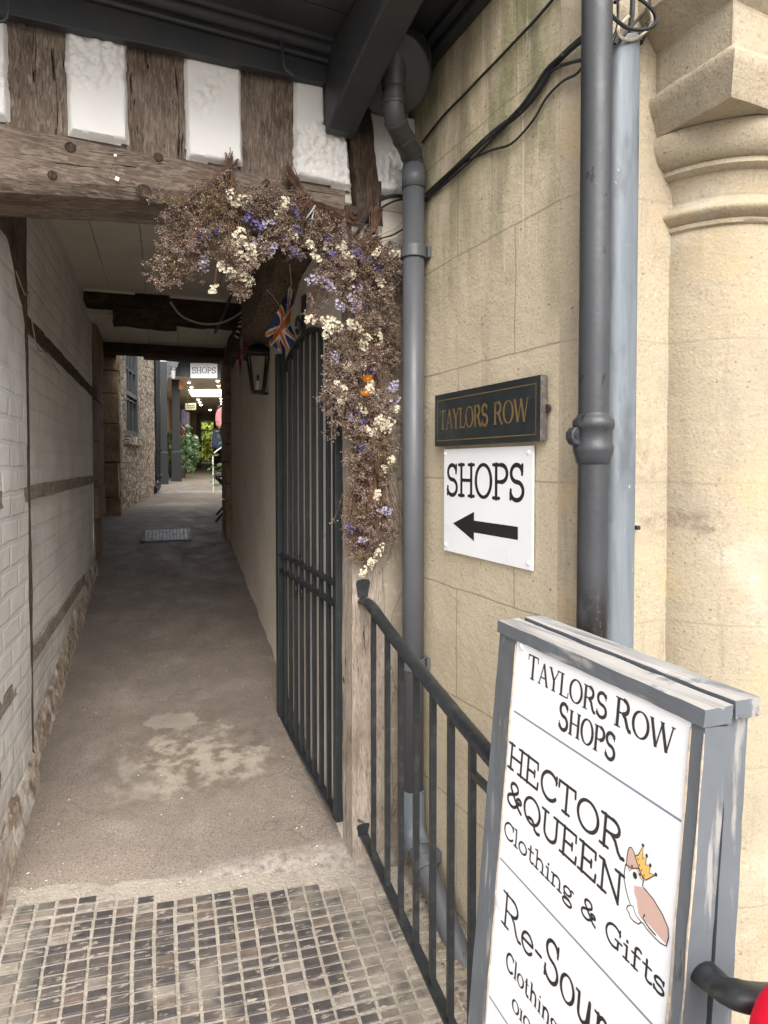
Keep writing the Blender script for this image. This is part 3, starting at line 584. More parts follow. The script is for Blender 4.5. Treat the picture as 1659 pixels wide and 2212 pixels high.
mb = MB(); xb0, xb1 = .700, .795
top = [(1.985, 2.889), (1.385, 2.889)]; low = [(1.385, 2.785), (1.52, 2.757), (1.75, 2.703), (1.88, 2.665), (1.95, 2.638), (1.985, 2.634)]
mb.prism(top+low, lambda y, z: (xb0, y, z), (xb1-xb0, 0, 0)); mb.build('jetty_bracket', GREYP, tb, bevel=.007)
mb = MB(); mb.box((-1.6, 1.37, 2.94), (2.62, 0, 0), (0, .18, 0), (0, 0, 1.6)); mb.box((-1.6, 1.56, 3.3), (2.62, 0, 0), (0, 4.3, 0), (0, 0, .12)); mb.box((-1.6, 1.56, 2.94), (.12, 0, 0), (0, 4.2, 0), (0, 0, .36)); mb.box(W(.1, -1.5, 2.83), PD*4.25, PN*2.2, ZV*.06); mb.box(W(.2, .62, 2.9), PD*4.1, PN*.1, ZV*.4); mb.build('unseen_upper_wall', PLASTER, tb)  # unseen upper storey, kept low, with added slabs that block the sun
# right door post
post = MB(); post.slab((.797, YF-.002, .12), (.108, 0, 0), (0, .095, 0), (0, 0, 2.26), .03, .004, 6, 21)
post.build('door_post', OAK_P, tb, weld=True)
mb = MB(); mb.box((.906, YF+.025, .05), (.118, 0, 0), (0, .08, 0), (0, 0, 2.2)); mb.build('corner_render', mat('dirty_corner_render', (.33, .285, .22), [dict(c=(.22, .185, .14), scale=5, lo=.4, hi=.65, det=6), dict(c=(.42, .37, .30), scale=40, lo=.55, hi=.68, det=5), dict(c=(.09, .07, .05), scale=9, st=(1, 1, .3), kind='voredge', lo=.02, hi=.005, fac=.5)], rough=.95, bumps=[(30, .5, .008), (120, .4, .004)]), tb)
# passage left wall
sN0, sN1, sP1, sE = -.02, .650, .725, 3.30; tL = -1.06
def wallgrid(t, s0, s1, z0f, z1f, amp=.006, step=.045, flip=1):
    mb = MB(); ns = int((s1-s0)/step)+1; nz = 56; vs = []
    for i in range(ns+1):
        s = s0+(s1-s0)*i/ns; za, zb = z0f(s), z1f(s)
        for j in range(nz+1):
            z = za+(zb-za)*j/nz; p = W(s, t, z); p += PN*(noise.noise(p*2.5)*amp*1.4+noise.noise(p*12)*amp*.4+flip*.018*smooth(za+.25, za-.02, z)*(1+noise.noise(p*9))); vs.append(p)
    m = nz+1; mb.add(vs, [(i*m+j, (i+1)*m+j, (i+1)*m+j+1, i*m+j+1) if flip > 0 else (i*m+j, i*m+j+1, (i+1)*m+j+1, (i+1)*m+j) for i in range(ns) for j in range(nz)]); return mb
def ztop_near(s): return 2.32-.16*smooth(.33, .60, s)-.06*smooth(.59, .655, s)
mb = wallgrid(tL+.022, sN0, sN1, lambda s: floor_z(s, tL)-.12, ztop_near, step=.02)
mb.box(W(sN1, tL-.05, .1), PD*.001, PN*.061, ZV*1.8); mb.box(W(sN0-.003, tL-.3, .1), PD*.003, PN*.326, ZV*2.3); lw1 = mb.build('painted_wall', WBRICK, tb, smooth=True)
mb = wallgrid(tL, sP1, sE, lambda s: floor_z(s, tL)-.12, lambda s: 2.80)
mb.box(W(sE, tL-.25, .4), PD*.03, PN*.252, ZV*2.4); lw2 = mb.build('painted_wall', WBRICK, tb, smooth=True)
mb = MB(); mb.slab(W(.05, tL-.16, .15), PD*.695, PN*.175, ZV*2.6, .04, .004, 6, 5); mb.build('left_post', OAK_Z, tb, weld=True)
mb = MB(); mb.box(W(-.015, tL-.3, .1), PD*3.3, PN*.13, ZV*2.7); mb.box((-1.6, 2.10, 0), (1.31, 0, 0), (0, .15, 0), (0, 0, 2.42)); mb.build('infill_wall', RPLAS, tb)
for (za, zb, s0, s1) in ((2.10, 2.158, sP1, sE), (1.445, 1.502, sP1, sE), (.80, .865, .74, 2.6)):
    mb = MB(); mb.slab(W(s0, tL-.05, za), PD*(s1-s0), PN*.062, ZV*(zb-za), .04, .004, 7, za); mb.build('wall_rail', OAK_Y if za > 2 else OAK_W, tb, weld=True)
for (za, zb, s0, s1) in ((1.445, 1.50, .0, .66), (.80, .855, .0, .64)):
    mb = MB(); mb.slab(W(s0, tL-.05, za), PD*(s1-s0), PN*.074, ZV*(zb-za), .03, .006, 7, za+1); mb.build('wall_rail', OAK_W, tb, weld=True)
FOOT = mat('bare_footing_stone', (.52, .44, .355), [dict(c=(.22, .155, .105), scale=14, lo=.4, hi=.62, det=7), dict(c=(.52, .44, .35), scale=40, lo=.56, hi=.68, det=6), dict(c=(.62, .58, .52), scale=6, lo=.52, hi=.6, det=6)], rough=.95, bumps=[(40, .9, .012)])
for s0, s1, t_ in ((-.02, .655, tL+.022), (.725, 3.3, tL)):
    mb = MB(); n = int((s1-s0)/.02); vs = []
    for i in range(n+1):
        q = s0+(s1-s0)*i/n; zf = floor_z(q, tL); h = .13+.05*noise.noise(Vector((q*2.2, 3, 0)))+.035*noise.noise(Vector((q*9, 1, 0)))
        for k, (dz, dt) in enumerate(((-.03, .034), (.02, .026), (h*.5, .018), (h*.85, .013), (h, .002))):
            p = W(q, t_+dt, zf+dz); p += PN*.007*noise.noise(p*16)+PN*.006*noise.noise(p*45); vs.append(p)
    mb.add(vs, [(i*5+k, (i+1)*5+k, (i+1)*5+k+1, i*5+k+1) for i in range(n) for k in range(4)]); mb.build('wall_footing', FOOT, tb, smooth=True)
# ceilings
def ceiling(s0, s1, z, t0=-1.12, t1=.1, wd=.232):
    mb = MB(); t = t0
    while t < t1:
        mb.box(W(s0, t, z), PD*(s1-s0), PN*(wd-.003), ZV*.015); t += wd
    mb.box(W(s0, t0, z+.017), PD*(s1-s0), PN*(t1-t0+.1), ZV*.02)
    mb.build('ceiling_boards', CREAM, tb, bevel=.0015)
ceiling(.2, 2.78, 2.775); ceiling(3.02, 4.3, 2.66)
mb = MB(); mb.box(W(2.765, -1.06, 2.76), PD*.012, PN*.33, ZV*.03); mb.box(W(2.765, -.50, 2.757), PD*.012, PN*.5, ZV*.03); mb.box(W(3.03, -.62, 2.645), PD*.02, PN*.66, ZV*.014); mb.build('ceiling_trim', CREAM, tb)
mb = MB(); mb.slab(W(2.80, -.88, 2.575), PD*.22, PN*.43, ZV*.2, .03, .012, 6, 2); mb.slab(W(2.83, -.45, 2.61), PD*.2, PN*.55, ZV*.165, .03, .01, 6, 3)
mb.slab(W(2.82, -1.12, 2.70), PD*.2, PN*.27, ZV*.08, .03, .006, 6, 4); mb.build('ceiling_beam', OAK_C, tb, weld=True)
mb = MB(); mb.slab(W(4.12, -1.15, 2.575), PD*.2, PN*1.3, ZV*.1, .04, .005, 6, 8); mb.build('end_lintel', OAK_C, tb, weld=True)
mb = MB(); mb.box(W(4.1, -1.6, 2.68), PD*.3, PN*2.0, ZV*.7); mb.build('rear_wall', RPLAS, tb)
# right wall with wall plate
mb = wallgrid(.035, .10, 4.0, lambda s: floor_z(s, 0)-.1, lambda s: 2.80, amp=.004, flip=-1); mb.build('rendered_wall', RPLAS, tb, smooth=True)
mb = MB(); vs = []; nS, nK = 110, 14
for i in range(nS+1):
    q = i/nS; s_ = .12+3.7*q; zb = 2.425-.15*smooth(.75, 1.35, s_)+.16*smooth(1.6, 3.0, s_)+.015*sin(s_*4); th = .115+.06*smooth(.75, 1.3, s_)-.12*smooth(1.4, 2.6, s_)+.01*sin(s_*4)
    for k in range(nK):
        v = k/(nK-1)
        if v < .7: f = v/.7; t_, z_ = .035-th+.012*(1-f), 2.785+(zb+.03-2.785)*f
        else: f = (v-.7)/.3; t_, z_ = .035-th+.02*f**2+(th)*f, zb+.03*(1-f)**2
        p = W(s_, t_, z_); p += noise.noise_vector(p*6)*.012+noise.noise_vector(Vector((p.x*20, p.y*4, p.z*20)))*.005; vs.append(p)
mb.add(vs, [(i*nK+k, i*nK+k+1, (i+1)*nK+k+1, (i+1)*nK+k) for i in range(nS) for k in range(nK-1)]+[tuple(range(nK-1, -1, -1))])
mb.build('wall_plate', OAK_Y, tb)

# ------------------------------------------------------------------ stone building with the side wall, corner and engaged column
sb = thing('stone_building', 'honey coloured limestone building with an engaged column and moulded capital', 'building', (1.3, 1.3, 0))
def vgrid(pts, z0, z1, step=.03, amp=.0025, fr=9):
    """vertical wall following plan points"""
    P = []
    for i in range(len(pts)-1):
        a, b = Vector((*pts[i], 0)), Vector((*pts[i+1], 0)); m = max(1, int((b-a).length/step)); P += [a+(b-a)*(k/m) for k in range(m)]
    P.append(Vector((*pts[-1], 0))); nz = int((z1-z0)/step); vs = []
    for i, p in enumerate(P):
        d = (P[min(i+1, len(P)-1)]-P[max(i-1, 0)]).normalized(); nr = Vector((d.y, -d.x, 0))
        for j in range(nz+1):
            q = p+ZV*(z0+(z1-z0)*j/nz); vs.append(q+nr*(noise.noise(q*fr)*amp+noise.noise(q*2)*amp*1.3))
    m = nz+1; mb = MB(); mb.add(vs, [(i*m+j, (i+1)*m+j, (i+1)*m+j+1, i*m+j+1) for i in range(len(P)-1) for j in range(nz)]); return mb
YB = 1.15
mb = vgrid([(XS, 2.5), (XS, 1.238)], -.1, 6); mb.build('side_wall', STONE_SIDE, sb, smooth=True)
mb = vgrid([(XS, 1.238), (XS+.004, 1.222), (1.045, 1.166), (1.056, YB), (1.3, YB)], -.1, 6, .02, .002); mb.build('corner_wall', STONE_FRONT, sb, smooth=True)
mb = vgrid([(1.28, YB), (4.5, YB)], -.1, 6, .06); mb.box((XS+.2, YB+.15, 5.9), (3.3, 0, 0), (0, 1.3, 0), (0, 0, .1)); mb.build('front_wall', STONE_FRONT, sb, smooth=True)
cxy = (1.487, 1.205); CR = .205
def colpt(mb, prof, n=64, a0=pi*.62, a1=pi*2.38, amp=.0025):
    vs = []
    for r, z in prof:
        for k in range(n+1):
            a = a0+(a1-a0)*k/n; p = Vector((cxy[0]+r*cos(a), cxy[1]+r*sin(a), z)); vs.append(p+Vector((cos(a), sin(a), 0))*(noise.noise(p*11)*amp+noise.noise(p*34)*amp*.5))
    m = n+1; mb.add(vs, [(i*m+k, i*m+k+1, (i+1)*m+k+1, (i+1)*m+k) for i in range(len(prof)-1) for k in range(n)])
def zc(y): return 1.58+(1005-y)/1400*1.50       # heights on the column's near left edge
mb = MB(); colpt(mb, [(CR+.004, -.05+.04*k) for k in range(54)]+[(CR, zc(480))]); col = mb.build('column', STONE_FRONT, sb, smooth=True)
mb = MB(); zr = zc(455); colpt(mb, [(CR, zr-.034), (CR+.008, zr-.03), (CR+.010, zr-.022), (CR+.004, zr-.018)]+[(CR+.004+.024*sin(pi*k/10), zr-.018+.042*k/10) for k in range(11)]+[(CR-.002, zr+.028), (CR-.004, zr+.035)]); mb.build('astragal', STONE_FRONT, col, smooth=True)
mb = MB(); ze, zq = zc(345), 2.356
colpt(mb, [(CR-.004, zr+.03)]+[(CR-.004+.014*(k/8)**2, zr+.03+(ze-.03-zr-.03)*k/8) for k in range(9)]+[(CR+.018, ze-.028), (CR+.028, ze-.02), (CR+.026, ze-.008)]+[(CR+.022+.040*sin(pi/2*k/8), ze-.008+(zq-ze)*.9*(1-cos(pi/2*k/8))) for k in range(9)]+[(CR+.060, zq-.005), (CR-.02, zq)])
mb.build('capital', STONE_FRONT, col, smooth=True)
def sq(mb, rows, amp=.004, cx=cxy[0], yb=YB):
    """square moulded block: rows of (half width, z), front face at cy-hw, built back to the wall"""
    n = 16; vs = []
    for h, z in rows:
        ring = [(cx-h, yb+.06)]+[(cx-h, yb+.06+(cxy[1]-h-yb-.06)*k/n) for k in range(1, n+1)]+[(cx-h+2*h*k/(2*n), cxy[1]-h) for k in range(1, 2*n+1)]+[(cx+h, cxy[1]-h+(yb+.06-cxy[1]+h)*k/n) for k in range(1, n+1)]
        for x, y in ring: p = Vector((x, y, z)); vs.append(p+noise.noise_vector(p*13)*amp+noise.noise_vector(p*40)*amp*.4)
    m = len(ring); mb.add(vs, [(i*m+k, i*m+k+1, (i+1)*m+k+1, (i+1)*m+k) for i in range(len(rows)-1) for k in range(m-1)])
mb = MB(); za = 2.355
sq(mb, [(CR-.03, za-.003), (CR+.046, za-.002), (CR+.050, za+.006), (CR+.056, za+.03), (CR+.066, za+.055), (CR+.071, za+.075), (CR+.068, za+.088), (CR+.055, za+.097), (CR+.02, za+.105), (CR-.02, za+.11)]); mb.build('abacus', STONE_FRONT, col, smooth=True)
mb = MB(); sq(mb, [(CR+.050, za+.085), (CR+.050, za+.192), (CR+.054, za+.196), (CR+.078, za+.222), (CR+.102, za+.252), (CR+.11, za+.258), (CR+.11, za+.6)], .003); mb.build('impost', STONE_FRONT, sb)

# ------------------------------------------------------------------ rainwater pipes, conduit and cables on the front
dp = thing('downpipe', 'matt grey round downpipe with hopper in the corner beside the flower garland', 'downpipe', (.975, 1.90, 0))
px_, py_ = FX(893, 700, 1.90), 1.90; PR = .0355
mb = MB(); path = [atY(850, 172, 1.80), atY(850, 225, 1.80)]+bez(atY(850, 235, 1.80), atY(852, 268, 1.805), atY(866, 285, 1.84), atY(872, 300, 1.855), 6)+[atY(884, 325, 1.88)]
zb_ = atY(893, 352, 1.90).z; path += bez(atY(888, 334, 1.89), atY(893, 343, 1.90), (px_, py_, zb_), (px_, py_, zb_-.03), 5)
mb.tube(path, PR*.93, 24)
for q, a in ((path[1], 0), (path[8], 0), (path[10], 0)): pass
for i in (1, 4, 8, 10):
    d = (path[i+1]-path[i-1]).normalized(); mb.tube([path[i]-d*.006, path[i]+d*.006], PR*1.0, 24)
mb.build('offset_bend', PIPE_D, dp, smooth=False, bevel=.001)
for o_ in (bpy.data.objects['offset_bend'],): o_.data.polygons.foreach_set('use_smooth', [len(p.vertices) == 4 for p in o_.data.polygons])
zbot = atY(886, 1742, 1.90).z
mb = MB(); mb.tube([(px_, py_, zbot), (px_, py_, zb_-.01)], PR, 32); mb.tube([(px_, py_, zb_-.085), (px_, py_, zb_-.02)], PR*1.09, 32)
o_ = mb.build('pipe', PIPE, dp); o_.data.polygons.foreach_set('use_smooth', [len(p.vertices) == 4 for p in o_.data.polygons])
def clip(yc):
    z = atY(886, yc, 1.90).z; mb = MB(); mb.lathe((px_, py_, z-.019), [(PR+.001, 0), (PR+.0065, 0), (PR+.0065, .038), (PR+.001, .038)], 32)
    mb.cbox((px_+.046, py_-.006, z), .035, .008, .032); mb.cbox((XS-.008, py_-.016, z), .012, .035, .036); mb.lathe((px_+.05, py_-.010, z), [(.007, 0), (.006, .006), (0, .007)], 8, ax=(XV, ZV, -YV))
    mb.build('clip', PIPE, dp, bevel=.0012)
clip(545); clip(1432)
a0 = Vector((px_, py_, zbot+.01)); p1 = atX(905, 1835, .97); p2 = atX(940, 1925, .97); p3 = atX(1010, 2110, .965); p4 = p3+(p3-p2)*.6
mb = MB(); mb.tube([a0+ZV*.05, a0, a0-ZV*.03]+bez(a0-ZV*.04, a0-ZV*.09, p1+(p1-p2)*.4, p1, 6), PR*1.14, 28); o_ = mb.build('shoe', GALV, dp, smooth=True)
mb = MB(); mb.tube([p1, p2, p3, p4], PR*.98, 28); mb.build('sloping_pipe', PIPE, dp, smooth=True)
mb = MB(); d = (p3-p1).normalized(); q = p1+d*.05; mb.tube([q-d*.018, q+d*.018], PR*1.15, 28); mb.cbox(q+Vector((.04, 0, .02)), .05, .03, .035); mb.build('clip', PIPE, dp, bevel=.002)
# hopper
hc = atY(846, 165, 1.80); ha = Vector((.34, .62, .70)).normalized(); hx = Vector((0, 0, 1)).cross(ha).normalized(); hy = ha.cross(hx)
mb = MB(); prof = [(0, 0), (.106, 0), (.115, .006), (.118, .02), (.118, .11), (.122, .112), (.122, .13), (.118, .132), (.118, .22)]
mb.lathe(hc, prof, 40, ax=(hx, hy, ha)); mb.build('hopper', PIPE_D, dp, smooth=False, bevel=.001)
o_ = bpy.data.objects['hopper']; o_.data.polygons.foreach_set('use_smooth', [True]*len(o_.data.polygons))
mb = MB(); mb.lathe(path[0]+ZV*.02, [(PR*1.35, .03), (PR*1.2, 0), (PR*1.05, -.012), (PR, -.05)], 28); mb.build('outlet_collar', PIPE_D, dp, smooth=True)

cp = thing('cast_iron_pipe', 'thick black painted cast iron pipe with a lugged collar beside the galvanised conduit', 'drainpipe', (1.02, 1.10, 0))
bx, by = FX(1281, 1000, 1.105), 1.105; br_ = .0325
mb = MB(); mb.tube([(bx, by, z) for z in (-.1, 1, 2, 3, 4.5)], br_, 36, cap=False); mb.build('pipe', CAST, cp, smooth=True)
zs = atY(1270, 942, 1.10).z
mb = MB(); mb.lathe((bx, by, zs-.062), [(br_, 0), (br_+.004, .004), (br_+.006, .016), (br_+.010, .028), (br_+.011, .04), (br_+.0075, .045), (br_+.0075, .075), (br_+.011, .079), (br_+.0125, .088), (br_+.011, .098), (br_+.004, .104), (br_, .112)], 40)
o_ = mb.build('collar', CAST, cp, smooth=True)
lx = FX(1232, 940, 1.12)
mb = MB(); mb.prism([(bx-.03, zs-.024), (lx+.012, zs-.022), (lx-.002, zs-.018), (lx-.010, zs-.006), (lx-.010, zs+.008), (lx, zs+.019), (lx+.012, zs+.020), (bx-.03, zs+.022)], lambda x, z: (x, by-.002, z), (0, .022, 0)); mb.build('lug', CAST, o_, bevel=.003)
mb = MB(); mb.lathe((lx+.003, by-.003, zs), [(.006, -.004), (.006, .001), (0, .001)], 10, ax=(XV, ZV, -YV)); mb.build('bolt', IRON, o_)
gc = thing('galvanised_conduit', 'dull silver galvanised steel cable cover between black pipe and stone column', 'conduit', (1.08, 1.12, 0))
gx0, gx1 = FX(1322, 400, 1.12), FX(1380, 400, 1.12); zt_ = atY(1350, 88, 1.12).z
mb = MB(); N = 14; gw = (gx1-gx0)/2; gxc = (gx0+gx1)/2; sec = [(gxc+gw*cos(a), 1.138-.034*max(0, sin(a))**.6) for a in [pi-pi*k/N for k in range(N+1)]]
sec = [(gx0-.006, 1.142)]+[(x, y) for x, y in sec]+[(gx1+.008, 1.142), (gx1+.008, 1.147)]
vs = [(x, y, z + (.018*(x-gx0)/(gx1-gx0) if z > 2 else 0)) for z in (-.1, .6, 1.3, 2.0, zt_) for x, y in sec]; m_ = len(sec)
mb.add(vs, [(i*m_+k, i*m_+k+1, (i+1)*m_+k+1, (i+1)*m_+k) for i in range(4) for k in range(m_-1)]); mb.build('cover', GALV, gc, smooth=True)
mb = MB(); c_ = atY(1372, 1140, 1.135); mb.cbox(c_+Vector((.006, 0, 0)), .012, .012, .01); mb.build('fixing_screw', IRON, gc, bevel=.002)

def cable(name, pts, r, m, label, group, n=6, parent=None):
    mb = MB(); mb.tube(catmull(pts, 6), r, n); o = mb.build(name, m, parent, smooth=True)
    if label: tag(o, label, 'cable', group)
    return o
def SX(L, off=.008): return [atX(x, y, XS-off) for x, y in L]
GC = 'cables clipped along the stone side wall'
cable('wall_cable', SX([(912, 308), (958, 250), (1005, 202), (1040, 165), (1076, 128), (1110, 92), (1150, 50), (1185, 10), (1212, -25)]), .0042, CABLE, 'single black cable running highest up the mossy stone wall to the soffit', GC)
cable('wall_cable', SX([(918, 432), (960, 388), (1010, 338), (1062, 290), (1120, 245), (1160, 200), (1190, 150), (1225, 112), (1262, 80)], .011), .0085, CABLE, 'thickest black cable of the bundle rising from grey downpipe to black pipe', GC)
cable('wall_cable', SX([(918, 420), (975, 368), (1052, 302), (1118, 238), (1150, 196), (1182, 148), (1215, 118)], .020), .0042, CABLE, 'thin black cable clipped on top of the thick bundle', GC)
cable('wall_cable', SX([(925, 428), (990, 372), (1060, 305), (1140, 222), (1170, 178), (1205, 145), (1262, 128)], .013), .004, CABLE, 'black cable bending level into the black pipe below the bundle', GC)
cable('wall_cable', SX([(1000, 352), (1060, 325), (1105, 310), (1150, 262), (1180, 212), (1215, 176), (1245, 160), (1262, 138)], .008), .0032, CABLE, 'slack thin black cable looping lowest under the bundle', GC)
cable('wall_cable', [atY(872, 424, 1.99), atY(845, 424, 1.985), atY(815, 436, 1.985), atY(797, 462, 1.98), atY(780, 490, 1.985), atY(765, 512, 1.99)], .006, CABLE, 'black cable curving from the grey pipe round the bolt plate', GC)
cable('wall_cable', [atY(872, 430, 1.985), atY(848, 436, 1.98), atY(820, 452, 1.98), atY(806, 470, 1.98), atY(788, 500, 1.98)], .0035, CABLE, 'thinner black cable under the curve by the bolt plate', GC)
for k, dy in enumerate((0, 16, 26)):
    cable('wall_cable', [atY(872, 478+dy, 1.98), atY(850, 494+dy*.8, 1.98), atY(828, 504+dy*.6, 1.975), atY(806, 512+dy*.5, 1.975)], .0026, (CABLE_P, CABLE, CABLE_P)[k], ('upper', 'middle', 'lowest')[k]+' of the thin wires behind the top tied flower stems', GC)
GL = 'loose cables above the galvanised conduit'
cable('loose_cable', [atY(x, y, 1.085) for x, y in ((1328, 5), (1360, -12), (1400, 12), (1418, 42), (1400, 62), (1360, 62), (1330, 42), (1312, 20))], .0042, CABLE, 'thick black cable loop hanging beside the top of black pipe', GL)
cable('loose_cable', [atY(x, y, 1.10) for x, y in ((1388, -10), (1402, 20), (1408, 48), (1392, 72), (1365, 86), (1340, 80), (1336, 60), (1358, 35))], .0036, CABLE_P, 'pale beige cable loop above galvanised conduit', GL)
cable('loose_cable', [atY(x, y, 1.115) for x, y in ((1367, -20), (1366, 20), (1362, 60), (1360, 92))], .0068, CABLE, 'straight black cable dropping into the galvanised conduit', GL)
cable('loose_cable', [atY(x, y, 1.12) for x, y in ((1480, -30), (1448, 5), (1420, 35), (1392, 65), (1380, 92))], .0095, CABLE, 'thickest black cable entering the conduit from the upper right', GL)
cable('loose_cable', [atY(x, y, 1.105) for x, y in ((1408, -15), (1398, 18), (1372, 48), (1345, 78), (1328, 95))], .0034, CABLE, 'thin black cable slanting behind the black pipe', GL)
cable('loose_cable', [atY(x, y, 1.105) for x, y in ((1334, -15), (1335, 20), (1334, 55), (1326, 80), (1316, 100))], .0036, CABLE, 'thin black cable hanging straight beside the black pipe', GL)
cable('jetty_wire', [atY(x, y, 1.93) for x, y in ((572, 38), (592, 52), (606, 80), (611, 118), (616, 148), (634, 165))], .004, GREYP, 'painted grey wire hanging over the jetty moulding', None)
cable('jetty_wire', [atY(x, y, 1.90) for x, y in ((-10, 48), (12, 42), (18, 20), (14, -10))], .004, GREYP, 'painted grey wire at the left end of the jetty moulding', None)
cable('passage_cable', [on(x, y, PD, R0+PD*2.5) for x, y in ((368, 652), (392, 682), (430, 698), (470, 699), (500, 688), (530, 668))], .007, CABLE_P, 'pale cable sagging under the passage ceiling before the dark beam', None)
cable('passage_cable', [W(s, .03-.19, z) for s, z in ((.25, 2.70), (.7, 2.62), (1.1, 2.54), (1.6, 2.60), (2.3, 2.60), (3.2, 2.62))], .011, CABLE, 'black cable run along the wavy wall plate', None)
cable('passage_cable', [W(s, tL+.012+d, z) for s, d, z in ((.45, .02, 2.24), (.60, .02, 2.20), (.70, .015, 2.235), (.74, .01, 2.20), (.90, .008, 2.06), (1.10, .008, 2.07), (1.5, .008, 1.99+.05))], .0026, CABLE_P, 'thin pale wire stapled across the old post onto white brick wall', None)
hang = thing('price_tag', 'tiny white paper tag hanging by threads from a nail in the beam', 'tag', atY(249, 338, 1.99))
mb = MB(); q = atY(249, 336, 1.985); mb.lathe(q, [(0, -.002), (.003, -.002), (.0045, 0), (.003, .003), (0, .003)], 10, ax=(XV, ZV, -YV)); mb.build('nail_head', SIGNW, hang, smooth=True)
mb = MB(); r = atY(253, 386, 1.987); mb.cbox(r, .010, .001, .010, ax=(Vector((.9, 0, -.3)).normalized(), YV, Vector((.3, 0, .9)).normalized())); mb.build('paper', SIGNW, hang)
mb = MB(); mb.tube([q, r+ZV*.006], .0007, 4); mb.tube([q, atY(245, 355, 1.987), atY(237, 380, 1.987)], .0007, 4); mb.build('thread', CABLE, hang)

# ------------------------------------------------------------------ signs on the side wall
def s6(x, y, X=XS): return atX((1650+x*.66305)*.54, (1400+y*.66305)*.54, X)
XF = XS-.024
ts = thing('street_name_sign', 'dark green painted sign with gold TAYLORS ROW above the white sign', 'sign', (XS-.012, 1.57, 1.6))
y0, y1 = s6(135, 420, XF).y, s6(772, 350, XF).y; z1, z0 = s6(772, 148, XF).z, s6(772, 548, XF).z
mb = MB(); mb.box((XF, y1, z0), (.0205, 0, 0), (0, y0-y1, 0), (0, 0, z1-z0)); o_ = mb.build('board', [SIGNG, EDGEW], ts, bevel=.001)
o_.data.polygons.foreach_set('material_index', [1 if abs(p.normal.x) < .5 else 0 for p in o_.data.polygons])
def wallmap(X): return lambda u, v, l=0: (X-.0002-l, -u, v)
wm = wallmap(XF)
mb = MB(); ga, gb = s6(150, 560, XF), s6(748, 188, XF); ya, yb2, za, zb = ga.y, gb.y, ga.z+.004, gb.z-.004; t_ = .0028
for (u0, v0, u1, v1) in ((-ya, za, -yb2, za+t_), (-ya, zb-t_, -yb2, zb), (-ya, za+t_, -ya+t_, zb-t_), (-yb2-t_, za+t_, -yb2, zb-t_)):
    mb.add([wm(u0, v0), wm(u1, v0), wm(u1, v1), wm(u0, v1)], [(0, 1, 2, 3)])
mb.build('gold_border', GOLD, ts)
vb = (s6(185, 483, XF).z+s6(662, 430, XF).z)/2; hh = s6(662, 292, XF).z-vb
mb = MB(); letters(mb, 'TAYLORS', wm, -s6(166, 430, XF).y, -s6(458, 400, XF).y, vb, hh, 'roman'); letters(mb, 'ROW', wm, -s6(488, 400, XF).y, -s6(700, 380, XF).y, vb, hh, 'roman'); mb.build('lettering', GOLD, ts)
mb = MB(); c = s6(815, 352, XS-.006); mb.lathe(c, [(.004, .003), (.010, .003), (.011, 0), (.010, -.003), (.004, -.003)], 14, ax=(YV, ZV, -XV)); mb.build('fixing_lug', RUST, ts)
XW = XS-.010
ss_ = thing('shops_sign', 'white square SHOPS sign with a black arrow pointing into the passage', 'sign', (XS-.006, 1.56, 1.3))
y0, y1 = s6(190, 800, XW).y, s6(725, 800, XW).y; z1 = s6(700, 573, XW).z-.002; z0 = s6(725, 1335, XW).z
mb = MB(); mb.box((XW, y1, z0), (.006, 0, 0), (0, y0-y1, 0), (0, 0, z1-z0)); mb.build('panel', SIGNW, ss_, bevel=.0008)
wm = wallmap(XW); vb = s6(300, 882, XW).z+.001; hh = s6(300, 690, XW).z-vb
mb = MB(); letters(mb, 'SHOPS', wm, -s6(205, 800, XW).y, -s6(682, 800, XW).y, vb, hh, 'slab'); mb.build('lettering', BLACK, ss_)
ar = [s6(*p, XW) for p in ((245, 1045), (372, 980), (372, 1036), (637, 1072), (637, 1153), (373, 1108), (373, 1157))]
zm = ar[0].z; mb = MB(); hA = (ar[1].z-ar[6].z)/2; sA = (ar[2].z-ar[5].z)/2
poly = [(-ar[0].y, zm), (-ar[1].y, zm+hA), (-ar[1].y, zm+sA), (-ar[3].y, zm+sA), (-ar[3].y, zm-sA), (-ar[1].y, zm-sA), (-ar[1].y, zm-hA)]
mb.add([wm(u, v, .0002) for u, v in poly], [tuple(range(7))]); mb.build('arrow', BLACK, ss_)
for p in ((198, 625), (700, 617), (200, 1173), (700, 1287)):
    c = s6(*p, XW); mb = MB(); mb.lathe(c, [(0, .004), (.004, .0035), (.0065, .0015), (.007, 0)], 14, ax=(YV, ZV, -XV)); mb.build('screw_cap', SIGNW, ss_, smooth=True)

